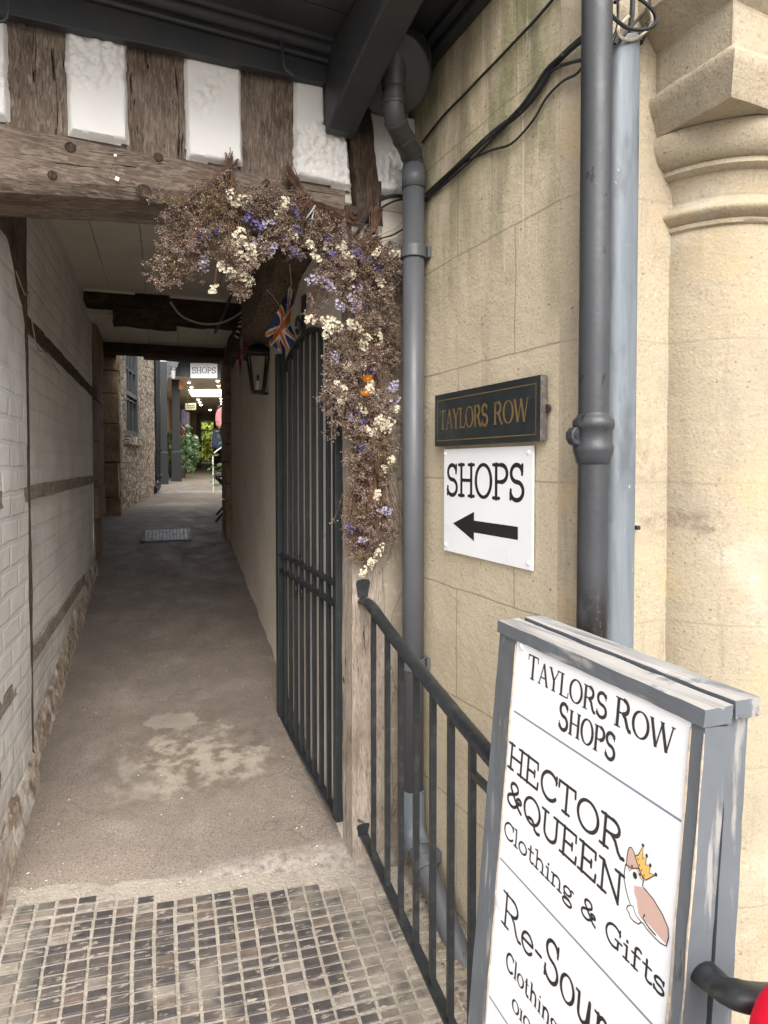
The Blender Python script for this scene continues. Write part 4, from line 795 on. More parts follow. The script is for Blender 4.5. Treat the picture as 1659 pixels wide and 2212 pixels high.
# ------------------------------------------------------------------ handrail with balusters
rl = thing('railing', 'black iron ramp railing with a rounded handrail fixed to the oak post', 'railing', (.8, 1.4, .15))
def onR(x, y): return on(x, y, PN, atY(785, 1275, YF-.004))
H = [onR(785, 1300), onR(800, 1308), onR(830, 1350), onR(868, 1400), onR(950, 1503), onR(1057, 1632)]
e = H[-1]; H += [Vector((.735, .95, e.z-.022)), Vector((.712, .72, .955)), Vector((.700, .60, .945)), atY(1545, 2128, .53), atY(1580, 2150, .49)+Vector((0, 0, 0)), atY(1640, 2162, .475), atY(1720, 2160, .48), atY(1800, 2150, .5)]
def flat_rail(mb, pts, w_, h_, n=16):
    pts = catmull(pts, 5); vs = []
    for i, p in enumerate(pts):
        d = (pts[min(i+1, len(pts)-1)]-pts[max(i-1, 0)]).normalized(); sd_ = d.cross(ZV).normalized(); u = sd_.cross(d)
        vs += [p+sd_*(w_/2*cos(2*pi*k/n))+u*(h_*(sin(2*pi*k/n) if sin(2*pi*k/n) > 0 else .45*sin(2*pi*k/n))) for k in range(n)]
    m = len(pts); mb.add(vs, [(i*n+k, i*n+(k+1) % n, (i+1)*n+(k+1) % n, (i+1)*n+k) for i in range(m-1) for k in range(n)]+[tuple(range(n-1, -1, -1)), tuple(range((m-1)*n, m*n))])
mb = MB(); flat_rail(mb, H, .042, .016); mb.build('handrail', IRON, rl, smooth=True)
def rail_z(y):
    P = catmull(H[:9], 5)
    for a, b in zip(P, P[1:]):
        if (a.y-y)*(b.y-y) <= 0: return a+(b-a)*((a.y-y)/(a.y-b.y+1e-9))
    return P[-1]
B0, B1 = onR(790, 1812), onR(970, 2205); bsl = (B1.z-B0.z)/(B1.y-B0.y)
def bot(y): return Vector((B0.x+(B1.x-B0.x)*(y-B0.y)/(B1.y-B0.y), y, B0.z+bsl*(y-B0.y)))
mb = MB(); a, b = bot(1.995), bot(.5); dd = (b-a).normalized(); sd_ = dd.cross(ZV).normalized(); mb.box(a-sd_*.014-ZV*.006, b-a, sd_*.028, ZV*.012); mb.build('bottom_rail', IRON, rl, bevel=.001)
ys = [onR(x, 1700).y for x in (807, 837, 866, 899, 935, 974, 1020)]; ys += [ys[-1]-.112*k for k in range(1, 6)]
for y in ys:
    t, b = rail_z(y), bot(y); mb = MB(); ax = (PD, PN, ZV)
    mb.box(Vector((t.x, y, b.z+.004))-PD*.0075-PN*.0075, PD*.015, PN*.015, ZV*(t.z-b.z)); mb.build('baluster', IRON, rl, bevel=.0008)
y = ys[6]; p = rail_z(y); mb = MB(); mb.box(Vector((p.x, y, p.z-.075))-PN*.006, -PD*.12, PN*.012, -ZV*.016); mb.build('stay_bar', IRON, rl, bevel=.001)
mb = MB(); c = atY(785, 1272, YF-.006); pts = [(-.019, -.028), (.017, -.028), (.020, -.005), (.0255, .018), (.021, .029), (0, .033), (-.021, .029), (-.0255, .018), (-.021, -.005)]
mb.prism(pts, lambda x, z: (c.x+x, c.y, c.z+z), (0, .006, 0)); mb.lathe(c+Vector((.002, 0, .010)), [(.009, 0), (.009, .004), (0, .004)], 6, ax=(XV, ZV, -YV)); mb.build('wall_plate', IRON, rl, bevel=.001)
mb = MB(); c = atY(785, 1793, YF-.006); mb.prism([(p*.95, q*.72) for p, q in pts], lambda x, z: (c.x+x, c.y, c.z+z), (0, .006, 0)); mb.build('wall_plate', IRON, rl, bevel=.001)

# ------------------------------------------------------------------ iron gate folded back against the right wall
G0, G1 = W(.10, .012, 0), W(.985, -.04, 0); GD = (G1-G0).normalized(); GN = Vector((GD.y, -GD.x, 0)); GL_ = (G1-G0).length
gt = thing('iron_gate', 'tall black iron bar gate with arched top folded open against the passage wall', 'gate', G0)
def atG(x, y): p = on(x, y, GN, G0); return (p-G0).dot(GD), p.z
def GP(a, z): return G0+GD*a+ZV*z
archp = sorted([atG(x, y) for x, y in ((617, 800), (622, 782), (636, 753), (650, 733), (664, 718), (678, 711), (692, 714), (708, 731), (722, 752))])
archc = catmull([GP(a, z) for a, z in archp], 5)
def arch_z(a):
    q = [((p-G0).dot(GD), p.z) for p in archc]
    if a <= q[0][0]: return q[0][1]
    for (a0, z0), (a1, z1) in zip(q, q[1:]):
        if a0 <= a <= a1: return z0+(z1-z0)*(a-a0)/(a1-a0+1e-9)
    return q[-1][1]
zbt = lambda a: .335+.06*a
mb = MB()
for p0, p1 in zip(archc, archc[1:]): mb.box(p0-GN*.012-ZV*.008, (p1-p0)*1.05, GN*.024, ZV*.016)
mb.build('arched_top_rail', GATEM, gt)
mb = MB(); mb.box(GP(-.01, zbt(0))-GN*.014, GD*.035, GN*.028, ZV*(arch_z(.02)-zbt(0))); mb.build('hinge_stile', GATEM, gt, bevel=.002)
a1_ = GL_; mb = MB(); zf = atG(622, 693)[1]; mb.box(GP(a1_-.04, zbt(1))-GN*.018, GD*.045, GN*.036, ZV*(atG(613, 760)[1]-zbt(1))); mb.box(GP(a1_-.10, 1.9)-GN*.007, GD*.014, GN*.014, ZV*(zf-1.9)); mb.build('lock_stile', GATEM, gt, bevel=.002)
nb_ = 8
for k in range(1, nb_+1):
    a = .02+(a1_-.04)*k/(nb_+1); mb = MB(); mb.box(GP(a-.009, zbt(a)+.01)-GN*.008, GD*.018, GN*.015, ZV*(arch_z(a)-zbt(a)-.01)); mb.build('bar', GATEM, gt, bevel=.0008)
for (xa, ya_, xb_, yb_) in ((614.6, 1200, 724, 1267), (614.6, 1232, 724, 1314)):
    za, zb = atG(xa, ya_)[1], atG(xb_, yb_)[1]; zz = (za+zb)/2; mb = MB(); mb.box(GP(0, zz)-GN*.014, GD*a1_, GN*.028, ZV*.012); mb.build('middle_rail', GATEM, gt, bevel=.001)
    for a in (.46, .55):
        mb = MB(); c = GP(a, zz+(.035 if ya_ < 1220 else -.03)); mb.tube([c+(GD*cos(t*.5)+ZV*sin(t*.5))*.016-GN*.012 for t in range(13)], .004, 6); mb.build('scroll', GATEM, gt, smooth=True)
mb = MB(); mb.box(GP(0, zbt(0))-GN*.014, GD*a1_+ZV*(zbt(a1_)-zbt(0)), GN*.028, ZV*.014); mb.build('bottom_rail', GATEM, gt, bevel=.001)
mb = MB(); hk = W(.62, -.02, 0); mb.box(GP(.42, arch_z(.42))-GN*.004, GD*.05, GN*.008, ZV*.16); mb.tube([GP(.5+.03*cos(t*.6), arch_z(.42)+.05+.035*sin(t*.6))-GN*.01 for t in range(11)], .006, 6); mb.build('latch_hook', GATEM, gt)

# ------------------------------------------------------------------ A-board straddling the handrail
hB = .30; zA = 1.58-hB
TL, TR = atZ(1075.5, 1339.5, zA), atZ(1523, 1534, zA); BW = (TR-TL).length; BD = (TR-TL)/BW
BN = Vector((-BD.y, BD.x, 0)); BN = BN if BN.x < 0 else -BN
lean = radians(5); LEG = -ZV*cos(lean)+BN*sin(lean); BO = BN*cos(lean)+ZV*sin(lean)
ab = thing('a_board', 'weathered grey wooden A-board with white shop name panel straddling the black handrail', 'a-board sign', (.72, .8, 0))
def BP(u, v, l=0): return TL+BD*u+LEG*v+BO*l
gz = lambda p: .25+.158*max(-1.3, (p-R0).dot(PD))-.05*(p-R0).dot(PN)
LB = 1.17
mb = MB(); mb.slab(BP(0, 0, .0), BD*BW, LEG*.022, -BN*.046, .02, .0012, 30, 3); mb.build('top_rail', [WORN_Y, WORN_T], ab, weld=True)
o_ = bpy.data.objects['top_rail']; o_.data.polygons.foreach_set('material_index', [1 if p.normal.z > .6 else 0 for p in o_.data.polygons])
for (u0, u1) in ((.004, .062), (.470, .492)):
    mb = MB(); mb.slab(BP(u0, .0225, -.004), BD*(u1-u0), LEG*LB, -BO*.040, .02, .001, 30, u0); o_ = mb.build('stile', WORN_Z, ab, weld=True)
    for ue in ((u1,) if u0 < .1 else (u0+.001, u1)):
        eb = MB(); P = [BP(ue+.0012*noise.noise(Vector((ue*9, v*18, 0))), .03+LB*v, -.0035+(.0 if u0 > .1 else -.001)) for v in [i/90 for i in range(91)]]
        eb.tube(P, [.0008+.0016*max(0, .35+noise.noise(Vector((ue*50, i*.22, 4)))) for i in range(91)], 6); eb.build('worn_edge', WORNE, o_)
mb = MB(); mb.box(BP(.06, .02, -.006), BD*.412, LEG*1.0, -BO*.006); pnl = mb.build('panel', SIGNW, ab)
mb = MB(); mb.slab(BP(.063, 1.02, -.006), BD*.406, LEG*.06, -BO*.035, .03, .001, 30, 7); mb.build('bottom_rail', WORN_Y, ab, weld=True)
TL2 = atZ(1133, 1333, zA+.004); TR2 = atZ(1589, 1515, zA+.004); d2 = (TR2-TL2).normalized(); LEG2 = -ZV*cos(radians(3))+BN*sin(radians(3))
mb = MB(); mb.slab(TL2, TR2-TL2, -BN*.042, -ZV*.024, .02, .0012, 30, 5); o_ = mb.build('top_rail', [WORN_Y, WORN_T], ab, weld=True)
o_.data.polygons.foreach_set('material_index', [1 if p.normal.z > .6 else 0 for p in o_.data.polygons])
L2 = (TR2-TL2).length
for (u0, u1) in ((.004, .055), (L2-.062, L2-.012)):
    mb = MB(); mb.slab(TL2+d2*u0-ZV*.0245-BN*.002, d2*(u1-u0), LEG2*LB, -BN*.034, .02, .001, 30, u0+4); mb.build('stile', WORN_Z, ab, weld=True)
mb = MB(); mb.box(TL2+d2*.05-ZV*.03-BN*.02, d2*(L2-.1), LEG2*1.0, -BN*.006); mb.build('panel', WORN_Z, ab)
for dz in (.025,):
    [MB().cbox(TL+BD*q-BN*.05-ZV*.02, .03, .03, .004, ax=(BD, BN, ZV)).build('hinge', IRON, ab) for q in (.12, .40)]
bm_ = lambda u, v, l=0: BP(u, -v, -.0058+l)       # v measured downwards from the top of the board
def conv(u, v):
    d = BP(u, v)-EYE; q = EYE+d*(BO.dot(BP(0, 0, -.0058)-EYE)/BO.dot(d))-BP(0, 0, -.0058); return q.dot(BD), q.dot(LEG)
def bt(text, u0, u1, vtop, vbase, pen, caps=None, slant=0):
    (a, t1), (b, b1) = conv(u0, vtop), conv(u1, vbase); letters(mb, text, bm_, a, b, -b1, b1-t1, pen, caps, slant)
for row in ((('TAYLORS ROW', .112, .450, .034, .0755, 'roman', .88),), (('SHOPS', .210, .347, .085, .1275, 'roman', .9),), (('HECTOR', .074, .378, .206, .251, 'slab'),), (('&QUEEN', .078, .384, .270, .3135, 'slab'),),
    (('Clothing & Gifts', .078, .468, .345, .374, 'slab'),), (('Re', .094, .196, .465, .522, 'light', .9), ('-', .198, .219, .465, .519, 'light'), ('Sour', .222, .378, .456, .520, 'light', .95), ('ce', .380, .452, .462, .520, 'light', .95)),
    (('Clothing', .118, .272, .556, .586, 'roman'),), (('010', .146, .204, .607, .637, 'roman'),)):
    mb = MB()
    for a_ in row: bt(*a_)
    mb.build('lettering', BLACK, pnl)
LINEM = mat('grey_blue_line', (.22, .23, .30), rough=.5)
for (v, u0, u1) in ((.1495, .072, .466), (.4235, .066, .466), (.678, .066, .466), (.86, .066, .466)):
    MB().add([bm_(u0, -v, .0002), bm_(u1, -v, .0002), bm_(u1, -v-.0032, .0002), bm_(u0, -v-.0032, .0002)], [(0, 1, 2, 3)]).build('dividing_line', LINEM, pnl)
for u, v in ((.082, .028), (.066+.012, .502)):
    mb = MB(); mb.lathe(BP(u, v, -.006), [(.0075, 0), (.0072, .003), (.005, .0045), (0, .005)], 16, ax=(BD, LEG, BO)); mb.build('screw_cap', SIGNW, ab, smooth=True)
# corgi emblem, flat print on the panel
def zuv(x, y):
    p = on(972+.41405*x, 1296+.41405*y, BO, BP(0, 0, -.0058)); q = p-BP(0, 0, -.0058); return q.dot(BD), -q.dot(LEG)
mb = MB(); PK, TN, YE, OU = 0, 1, 2, 3
def fill(P, lift, mi): mb.add([bm_(*zuv(*p), lift) for p in P], [tuple(range(len(P)))], mi)
def line(P, lift, wd, close=True):
    Q = [Vector(zuv(*p)) for p in P]+([Vector(zuv(*P[0]))] if close else []); vs = []
    for i, p in enumerate(Q):
        d = (Q[min(i+1, len(Q)-1)]-Q[max(i-1, 0)]).normalized(); n_ = Vector((-d.y, d.x)); vs += [bm_(*(p+n_*wd/2), lift), bm_(*(p-n_*wd/2), lift)]
    mb.add(vs, [(2*i, 2*i+1, 2*i+3, 2*i+2) for i in range(len(Q)-1)], OU)
BODY = [(918, 1378), (912, 1420), (910, 1455), (918, 1500), (930, 1550), (945, 1592), (928, 1597), (923, 1612), (934, 1628), (942, 1655), (960, 1676), (985, 1691), (1000, 1680), (1012, 1690), (1030, 1718), (1065, 1757), (1100, 1790), (1130, 1806), (1142, 1762), (1140, 1712), (1110, 1640), (1062, 1560), (1018, 1508), (1005, 1492), (1012, 1462), (1002, 1430), (985, 1400), (950, 1400)]
fill(BODY, .0002, TN); line(BODY, .0006, .0016)
fill([(962, 1490), (1000, 1497), (1020, 1512), (1065, 1565), (1110, 1640), (1138, 1712), (1140, 1760), (1128, 1796), (1092, 1755), (1050, 1705), (1015, 1668), (1018, 1640), (1000, 1665), (984, 1636), (980, 1600), (974, 1560), (963, 1530)], .0004, PK)
fill([(938, 1292), (950, 1294), (960, 1310), (968, 1336), (985, 1385), (1004, 1440), (1006, 1472), (990, 1446), (976, 1405), (958, 1402), (938, 1420), (922, 1386), (925, 1345)], .0005, PK); line([(922, 1386), (925, 1345), (930, 1310), (938, 1290), (950, 1292), (962, 1314), (968, 1336)], .0007, .0014, False)
CR_ = [(968, 1336), (985, 1330), (1010, 1284), (1008, 1352), (1028, 1338), (1023, 1380), (1047, 1388), (1042, 1424), (1076, 1434), (1024, 1462), (1002, 1432), (984, 1384)]
fill(CR_, .0008, YE); line(CR_, .001, .0013)
for x, y, r in ((1010, 1280, .0022), (1029, 1334, .0022), (1048, 1384, .0022), (1078, 1432, .0022), (968, 1437, .004), (953, 1388, .0016), (994, 1432, .0016), (985, 1352, .001), (992, 1382, .001), (1003, 1410, .001), (1016, 1436, .001)):
    u, v = zuv(x, y); mb.add([bm_(u+r*cos(k*pi/6), v+r*1.15*sin(k*pi/6), .0011) for k in range(12)], [tuple(range(12))], OU)
line([(945, 1592), (958, 1600), (965, 1625), (975, 1650), (1000, 1680)], .0006, .0012, False); line([(1018, 1640), (1008, 1662), (1040, 1710), (1075, 1750)], .0006, .0022, False)
mb.build('corgi_emblem', [mat('emblem_tan', (.60, .40, .34), rough=.4), mat('emblem_white', (.86, .86, .86), rough=.4), mat('emblem_gold', (.78, .48, .13), rough=.4), BLACK], pnl)
# red bag slung over the end of the rail
bg_ = thing('red_bag', 'bright red rounded bag at the end of the curled handrail', 'bag', atY(1712, 2300, .40))
mb = MB(); c = atY(1750, 2285, .395); n1, n2_ = 24, 32; vs = []
for i in range(n1+1):
    th = pi*i/n1
    for k in range(n2_):
        ph = 2*pi*k/n2_; sg = lambda q: math.copysign(abs(q)**.8, q); p = Vector((.062*sg(sin(th))*sg(cos(ph)), .045*sin(th)*sin(ph), .085*sg(cos(th))*(1-.1*cos(th))))
        vs.append(c+p+p.normalized()*noise.noise(p*18)*.003)
mb.add(vs, [(i*n2_+k, (i+1)*n2_+k, (i+1)*n2_+(k+1) % n2_, i*n2_+(k+1) % n2_) for i in range(n1) for k in range(n2_)]); mb.build('pouch', REDB, bg_, smooth=True)
mb = MB(); mb.tube(bez(c+Vector((.07, .0, .06)), c+Vector((.08, .02, .10)), c+Vector((.09, .1, .10)), c+Vector((.09, .09, .05)), 10), .006, 8); mb.build('strap', REDB, bg_, smooth=True)

# ------------------------------------------------------------------ dried flower garland
rf = random.Random(11)
FB = {}
def DQ(x, y, off): return atY(x, y, YF-off)
def petal_cluster(c, axis, n, L, R, size, seed, cup=True):
    """a comb of small papery florets along an axis"""
    r_ = random.Random(seed); mb = MB(); axis = axis.normalized(); a1 = axis.orthogonal().normalized(); a2 = axis.cross(a1)
    for i in range(n):
        t = r_.uniform(-.5, .5); an = r_.uniform(0, 2*pi); rad = R*sqrt(r_.random())*(1-abs(t)*.7)
        p = c+axis*(t*L)+(a1*cos(an)+a2*sin(an))*rad
        d = ((p-c)*.9+Vector((r_.gauss(0, .3), -1.0, r_.gauss(-.2, .4)))*R).normalized(); e1 = d.orthogonal().normalized(); e2 = d.cross(e1); sz = size*r_.uniform(.7, 1.25); m = 5; o = r_.uniform(0, 6)
        vs = [p]; fs = []
        for k in range(m):
            a, b = o+2*pi*k/m, o+2*pi*(k+.8)/m; am = (a+b)/2; lf = .55
            vs += [p+(e1*cos(a)+e2*sin(a))*sz*.62+d*sz*.35, p+(e1*cos(am)+e2*sin(am))*sz*r_.uniform(.85, 1.1)+d*sz*lf, p+(e1*cos(b)+e2*sin(b))*sz*.62+d*sz*.35]
            fs.append((0, 3*k+1, 3*k+2, 3*k+3))
        mb.add(vs, fs)
    return mb
def stemline(a, b, sag, n=5):
    m = (a+b)/2+sag; return [a*(1-t)**2+m*2*t*(1-t)+b*t*t for t in (i/n for i in range(n+1))]
def tri_tube(mb, pts, r, r1=None): mb.tube(pts, [r+( (r1 or r)-r)*i/(len(pts)-1) for i in range(len(pts))], 3, cap=False)
def buds(mb, p, n, spread, size, r_):
    for _ in range(n):
        q = p+Vector((r_.gauss(0, spread), r_.gauss(0, spread*.8), r_.gauss(0, spread*.8))); s = size*r_.uniform(.6, 1.3); o = r_.uniform(0, 6)
        d = Vector((r_.gauss(0, 1), r_.gauss(-.3, 1), r_.gauss(-.2, 1))).normalized(); e1 = d.orthogonal(); e1.normalize(); e2 = d.cross(e1)
        mb.add([q-d*s]+[q+d*s*.6+(e1*cos(o+k*2.1)+e2*sin(o+k*2.1))*s*.75 for k in range(3)], [(0, 1, 2), (0, 2, 3), (0, 3, 1), (1, 3, 2)])
def spray(ms, mf, base, tip, size, r_, nb=9):
    """branching sea lavender spray from base to tip: thin forks ending in strings of tiny buds"""
    ax = tip-base; L = ax.length; tri_tube(ms, stemline(base, tip, Vector((r_.gauss(0, .01), r_.gauss(0, .01), 0))), .0011, .0006)
    for k in range(nb):
        t = r_.uniform(.45, 1.0); p = base+ax*t
        d = (ax.normalized()*r_.uniform(.2, 1)+Vector((r_.gauss(0, .8), r_.gauss(-.1, .5), r_.gauss(0, .8)))).normalized()*size*r_.uniform(.6, 1.2)
        e = p+d; tri_tube(ms, [p, p+d*.5+Vector((0, 0, .004)), e], .0007, .0004)
        for j in range(2):
            d2 = (d.normalized()+Vector((r_.gauss(0, .7), r_.gauss(0, .4), r_.gauss(0, .7)))).normalized()*size*.45; e2 = e+d2; tri_tube(ms, [e, e2], .0005, .0004)
            for q in (.35, .7, 1.0): buds(mf, e+d2*q, 2, .0035, .0031, r_)
        buds(mf, e, 3, .005, .0033, r_)
BUN = [  # name, label, tie point (px), tie offset, spread region [(px x, y, offset)...], stems up (px), n
 ('A', 'dried flower bunch at the left end, stems tied upright on the beam', (492, 372), .028, (497, 338, .02), 15),
 ('B', 'dried flower bunch tied with two grey cable ties before the beam end', (664, 430), .045, (622, 372, .03), 34),
 ('C', 'dried flower bunch with stems standing up beside the bolt plate', (806, 512), .04, (812, 452, .03), 26),
 ('D', 'dried flower bunch with orange strawflowers midway down the post', (800, 720), .05, None, 0),
 ('E', 'lowest dried flower bunch, bare stems spreading down the post', (797, 985), .05, None, 0)]
GRP = 'dried flower bunches round the passage mouth'
for nm, lb, tp, of, up_, ns in BUN:
    p = DQ(*tp, of); t = thing('dried_flower_bunch', lb, 'dried flowers', p, GRP); FB[nm] = dict(o=t, tie=p, ms=MB(), mf=MB(), mo=MB())
    if up_:
        q = DQ(up_[0], up_[1], up_[2])
        for k in range(ns*2):
            e = q+Vector((rf.gauss(0, .011), rf.gauss(0, .012), rf.gauss(0, .012))); tri_tube(FB[nm]['ms'], [p+Vector((rf.gauss(0, .005), rf.gauss(0, .006), 0)), e], .0016)
        mb = MB(); mb.tube([p+Vector((.0125*cos(a*pi/6), .0125*sin(a*pi/6), .003*cos(a*pi/6))) for a in range(13)], .0022, 5); mb.build('cable_tie', TIE, t, smooth=True)
q = DQ(671, 458, .06); mb = MB(); mb.tube([q+Vector((.014*cos(a*pi/6), .014*sin(a*pi/6), .022*cos(a*pi/6))) for a in range(13)]+[q+Vector((-.004, -.012, -.045))], .0022, 5); mb.build('cable_tie', TIE, FB['B']['o'], smooth=True)
REG = {'A': [((400, 470), (60, 42)), ((470, 455), (45, 42)), ((420, 545), (75, 45)), ((370, 575), (50, 30)), ((500, 500), (45, 55)), ((520, 590), (30, 40)), ((455, 420), (30, 30)), ((385, 520), (45, 45))],
       'B': [((560, 430), (60, 25)), ((600, 470), (60, 40)), ((640, 520), (70, 40)), ((700, 560), (55, 40)), ((580, 520), (50, 40)), ((560, 450), (40, 30)), ((690, 500), (50, 30))],
       'C': [((740, 560), (45, 40)), ((800, 570), (45, 40)), ((770, 640), (60, 40)), ((830, 620), (22, 50)), ((720, 610), (30, 30)), ((800, 690), (45, 40)), ((845, 570), (14, 22))],
       'D': [((760, 740), (45, 40)), ((810, 780), (40, 45)), ((735, 800), (28, 40)), ((780, 850), (50, 40)), ((820, 900), (32, 40)), ((750, 905), (35, 35)), ((790, 945), (45, 30)), ((840, 720), (16, 60)), ((730, 870), (22, 30)), ((800, 985), (30, 30)), ((825, 1010), (20, 35)), ((780, 1000), (25, 30))],
       'E': [((785, 1010), (30, 25)), ((770, 1060), (20, 22)), ((805, 1100), (40, 28)), ((780, 1130), (28, 30)), ((830, 1110), (22, 40)), ((800, 1165), (30, 25)), ((790, 1205), (20, 18)), ((838, 1150), (12, 25))]}
NSP = {'A': 78, 'B': 78, 'C': 88, 'D': 160, 'E': 44}
for nm, L in REG.items():
    b = FB[nm]
    for k in range(NSP[nm]):
        (cx_, cy_), (rx, ry) = L[k % len(L)]
        x, y = cx_+rf.gauss(0, rx*.55), cy_+rf.gauss(0, ry*.55); off = .03+abs(rf.gauss(0, .045))
        tip = DQ(x, y, off); src = b['tie']+Vector((rf.gauss(0, .01), rf.gauss(0, .01), rf.gauss(0, .01)))
        if nm in 'DE': src = b['tie']+Vector((rf.gauss(0, .025), rf.gauss(0, .012), rf.gauss(0, .04)))
        ax = tip-src; base = src+ax*max(.25, 1-.085/max(ax.length, .01)); tri_tube(b['ms'], stemline(src, base, Vector((rf.gauss(0, .012), rf.gauss(-.004, .008), rf.gauss(0, .012)))), .0013, .0011)
        spray(b['ms'], b['mo'] if rf.random() < .16 else b['mf'], base, tip, .026, rf)
# fine airy sprays sticking out from the mass
for x, y, bx2, by2, nm in ((328, 590, 380, 540, 'A'), (345, 490, 400, 480, 'A'), (352, 600, 400, 575, 'A'), (515, 625, 500, 560, 'A'), (530, 640, 505, 600, 'A'), (672, 690, 690, 620, 'C'), (668, 680, 700, 600, 'C'), (715, 880, 745, 840, 'D'), (705, 850, 740, 820, 'D'), (712, 780, 735, 740, 'D'), (722, 745, 740, 700, 'D'), (862, 585, 820, 560, 'C'), (856, 700, 830, 690, 'C'), (752, 1140, 775, 1080, 'E'), (848, 1130, 820, 1080, 'E'), (760, 1000, 785, 990, 'E')):
    b = FB[nm]; spray(b['ms'], b['mf'], DQ(bx2, by2, .06), DQ(x, y, .07), .024, rf, 8)
for k in range(150):     # the bare lower stems
    b = FB['E']; x0 = rf.gauss(800, 10); a = DQ(x0, 985+rf.uniform(-12, 12), .055+rf.uniform(0, .03)); x1 = 795+(x0-800)*2.2+rf.gauss(0, 20); y1 = rf.uniform(1090, 1215)
    e = DQ(x1, y1, .03+rf.uniform(0, .05)); tri_tube(b['ms'], stemline(a, e, Vector((rf.gauss(0, .006), -.01, 0))), .0014, .0009)
    if rf.random() < .75: buds(b['mf'], e, 9, .007, .0034, rf)
for k in range(60):     # stems fanning right from the double tie
    b = FB['B']; e = DQ(rf.uniform(700, 800), rf.uniform(470, 560), rf.uniform(.03, .09)); tri_tube(b['ms'], stemline(b['tie'], e, Vector((0, -.01, .01))), .0014, .001)
z4 = lambda x, y: (297+.3743*x, 324+.3743*y); z3 = lambda x, y: (567+.3173*x, 648+.3173*y)
WH = [z4(*p)+(1,) for p in ((545, 275), (600, 290), (850, 305), (820, 365), (640, 290))]+[z4(*p)+(1.25,) for p in ((585, 500), (640, 560), (610, 640), (670, 630), (515, 690), (620, 735), (570, 560), (655, 600))]+[z4(*p)+(.8,) for p in ((440, 800), (1000, 555), (1030, 615), (1100, 560), (1175, 555), (1385, 590), (1485, 600), (1005, 980), (895, 490), (1215, 610))]+\
     [z4(*p)+(1.15,) for p in ((1220, 720), (1410, 790), (1280, 1050), (1310, 1100), (1250, 1020), (1390, 1080), (1100, 985), (1095, 1045), (1300, 1130), (1150, 1010))]+[z4(*p)+(.9,) for p in ((1225, 1250), (1290, 1250), (1150, 1360), (1340, 1385), (1380, 1420), (1190, 1440), (1420, 1560), (1300, 1500), (1200, 1390), (1350, 1350))]+\
     [z3(*p)+(1.1,) for p in ((770, 880), (830, 880), (850, 840), (790, 830))]+[z3(*p)+(.8,) for p in ((740, 905), (680, 880), (870, 1100), (830, 1150), (905, 740), (780, 1330), (805, 1690), (780, 1740), (735, 1800), (690, 1850))]
LI = [z4(*p)+(1,) for p in ((760, 430), (705, 540), (780, 570), (385, 655), (1010, 750), (1110, 790), (1255, 800), (1165, 895), (1265, 905), (1140, 1195), (1480, 1370), (1240, 860), (1090, 760))]+[z3(*p)+(.75,) for p in ((870, 600), (780, 720), (600, 790), (820, 1430), (690, 1640), (855, 1440), (905, 680))]
PU = [z4(*p)+(.85,) for p in ((640, 385), (690, 440), (390, 470), (440, 450), (310, 540), (910, 355), (920, 460), (835, 515), (905, 590), (1100, 505), (1120, 600), (1265, 600), (1320, 640), (1380, 680), (1355, 1280), (385, 500), (1290, 620))]+[z3(*p)+(.75,) for p in ((650, 790), (680, 830), (720, 1030), (690, 1005), (740, 1060), (600, 1550), (630, 1530), (665, 1000))]
def which(x, y):
    if x < 560: return 'A'
    if x < 745 and y < 560: return 'B'
    if y < 700: return 'C'
    return 'D' if y < 990 else 'E'
k = 0
for L, m_, n_, sz in ((WH, F_WHITE, 34, .0062), (LI, F_LILAC, 26, .0058), (PU, F_PURP, 26, .0058)):
    for x, y, sc in L:
        k += 1; c = DQ(x, y, .075+.02*rf.random()); ax = Vector((rf.gauss(0, 1), rf.gauss(0, .3), rf.gauss(0, 1)))
        petal_cluster(c, ax, int(n_*sc*1.0), .042*sc, .0145*sc, sz*.95, k).build('blossom_cluster', m_, FB[which(x, y)]['o'])
        b = FB[which(x, y)]; tri_tube(b['ms'], stemline(b['tie'], c, Vector((rf.gauss(0, .01), 0, rf.gauss(0, .01)))), .0013, .001)
for (x, y), m_, r_ in ((z3(715, 530), F_ORAN, .021), (z3(700, 640), F_RUSTY, .018)):
    c = DQ(x, y, .135); mb = MB(); dn = Vector((-.1, -.62, -.75 if m_ is F_ORAN else .9)).normalized(); e1 = dn.orthogonal().normalized(); e2 = dn.cross(e1)
    for ring, (rr, up2, n_) in enumerate(((1, .12, 22), (.8, .3, 18), (.58, .42, 14))):
        for i in range(n_):
            a = 2*pi*i/n_+ring*.2; wd = .11; v = lambda an, q, h: c+(e1*cos(an)+e2*sin(an))*r_*q+dn*r_*h
            mb.add([v(a, .2, .1), v(a-wd, rr*.6, up2), v(a, rr, up2*.8), v(a+wd, rr*.6, up2)], [(0, 1, 2, 3)])
    fl = mb.build('strawflower', m_, FB['D']['o']); mb = MB(); mb.lathe(c+dn*r_*.25, [(r_*.24, 0), (r_*.2, r_*.05), (0, r_*.07)], 14, ax=(e1, e2, dn)); mb.build('centre', F_EYE if m_ is F_ORAN else F_ORAN, fl, smooth=True)
for nm, b in FB.items():
    stuff(b['ms'].build('stems', STEM, b['o'])); stuff(b['mf'].build('dried_sprays', SPRAY, b['o']))
    if b['mo'].v: stuff(b['mo'].build('olive_buds', SPRAY_O, b['o']))

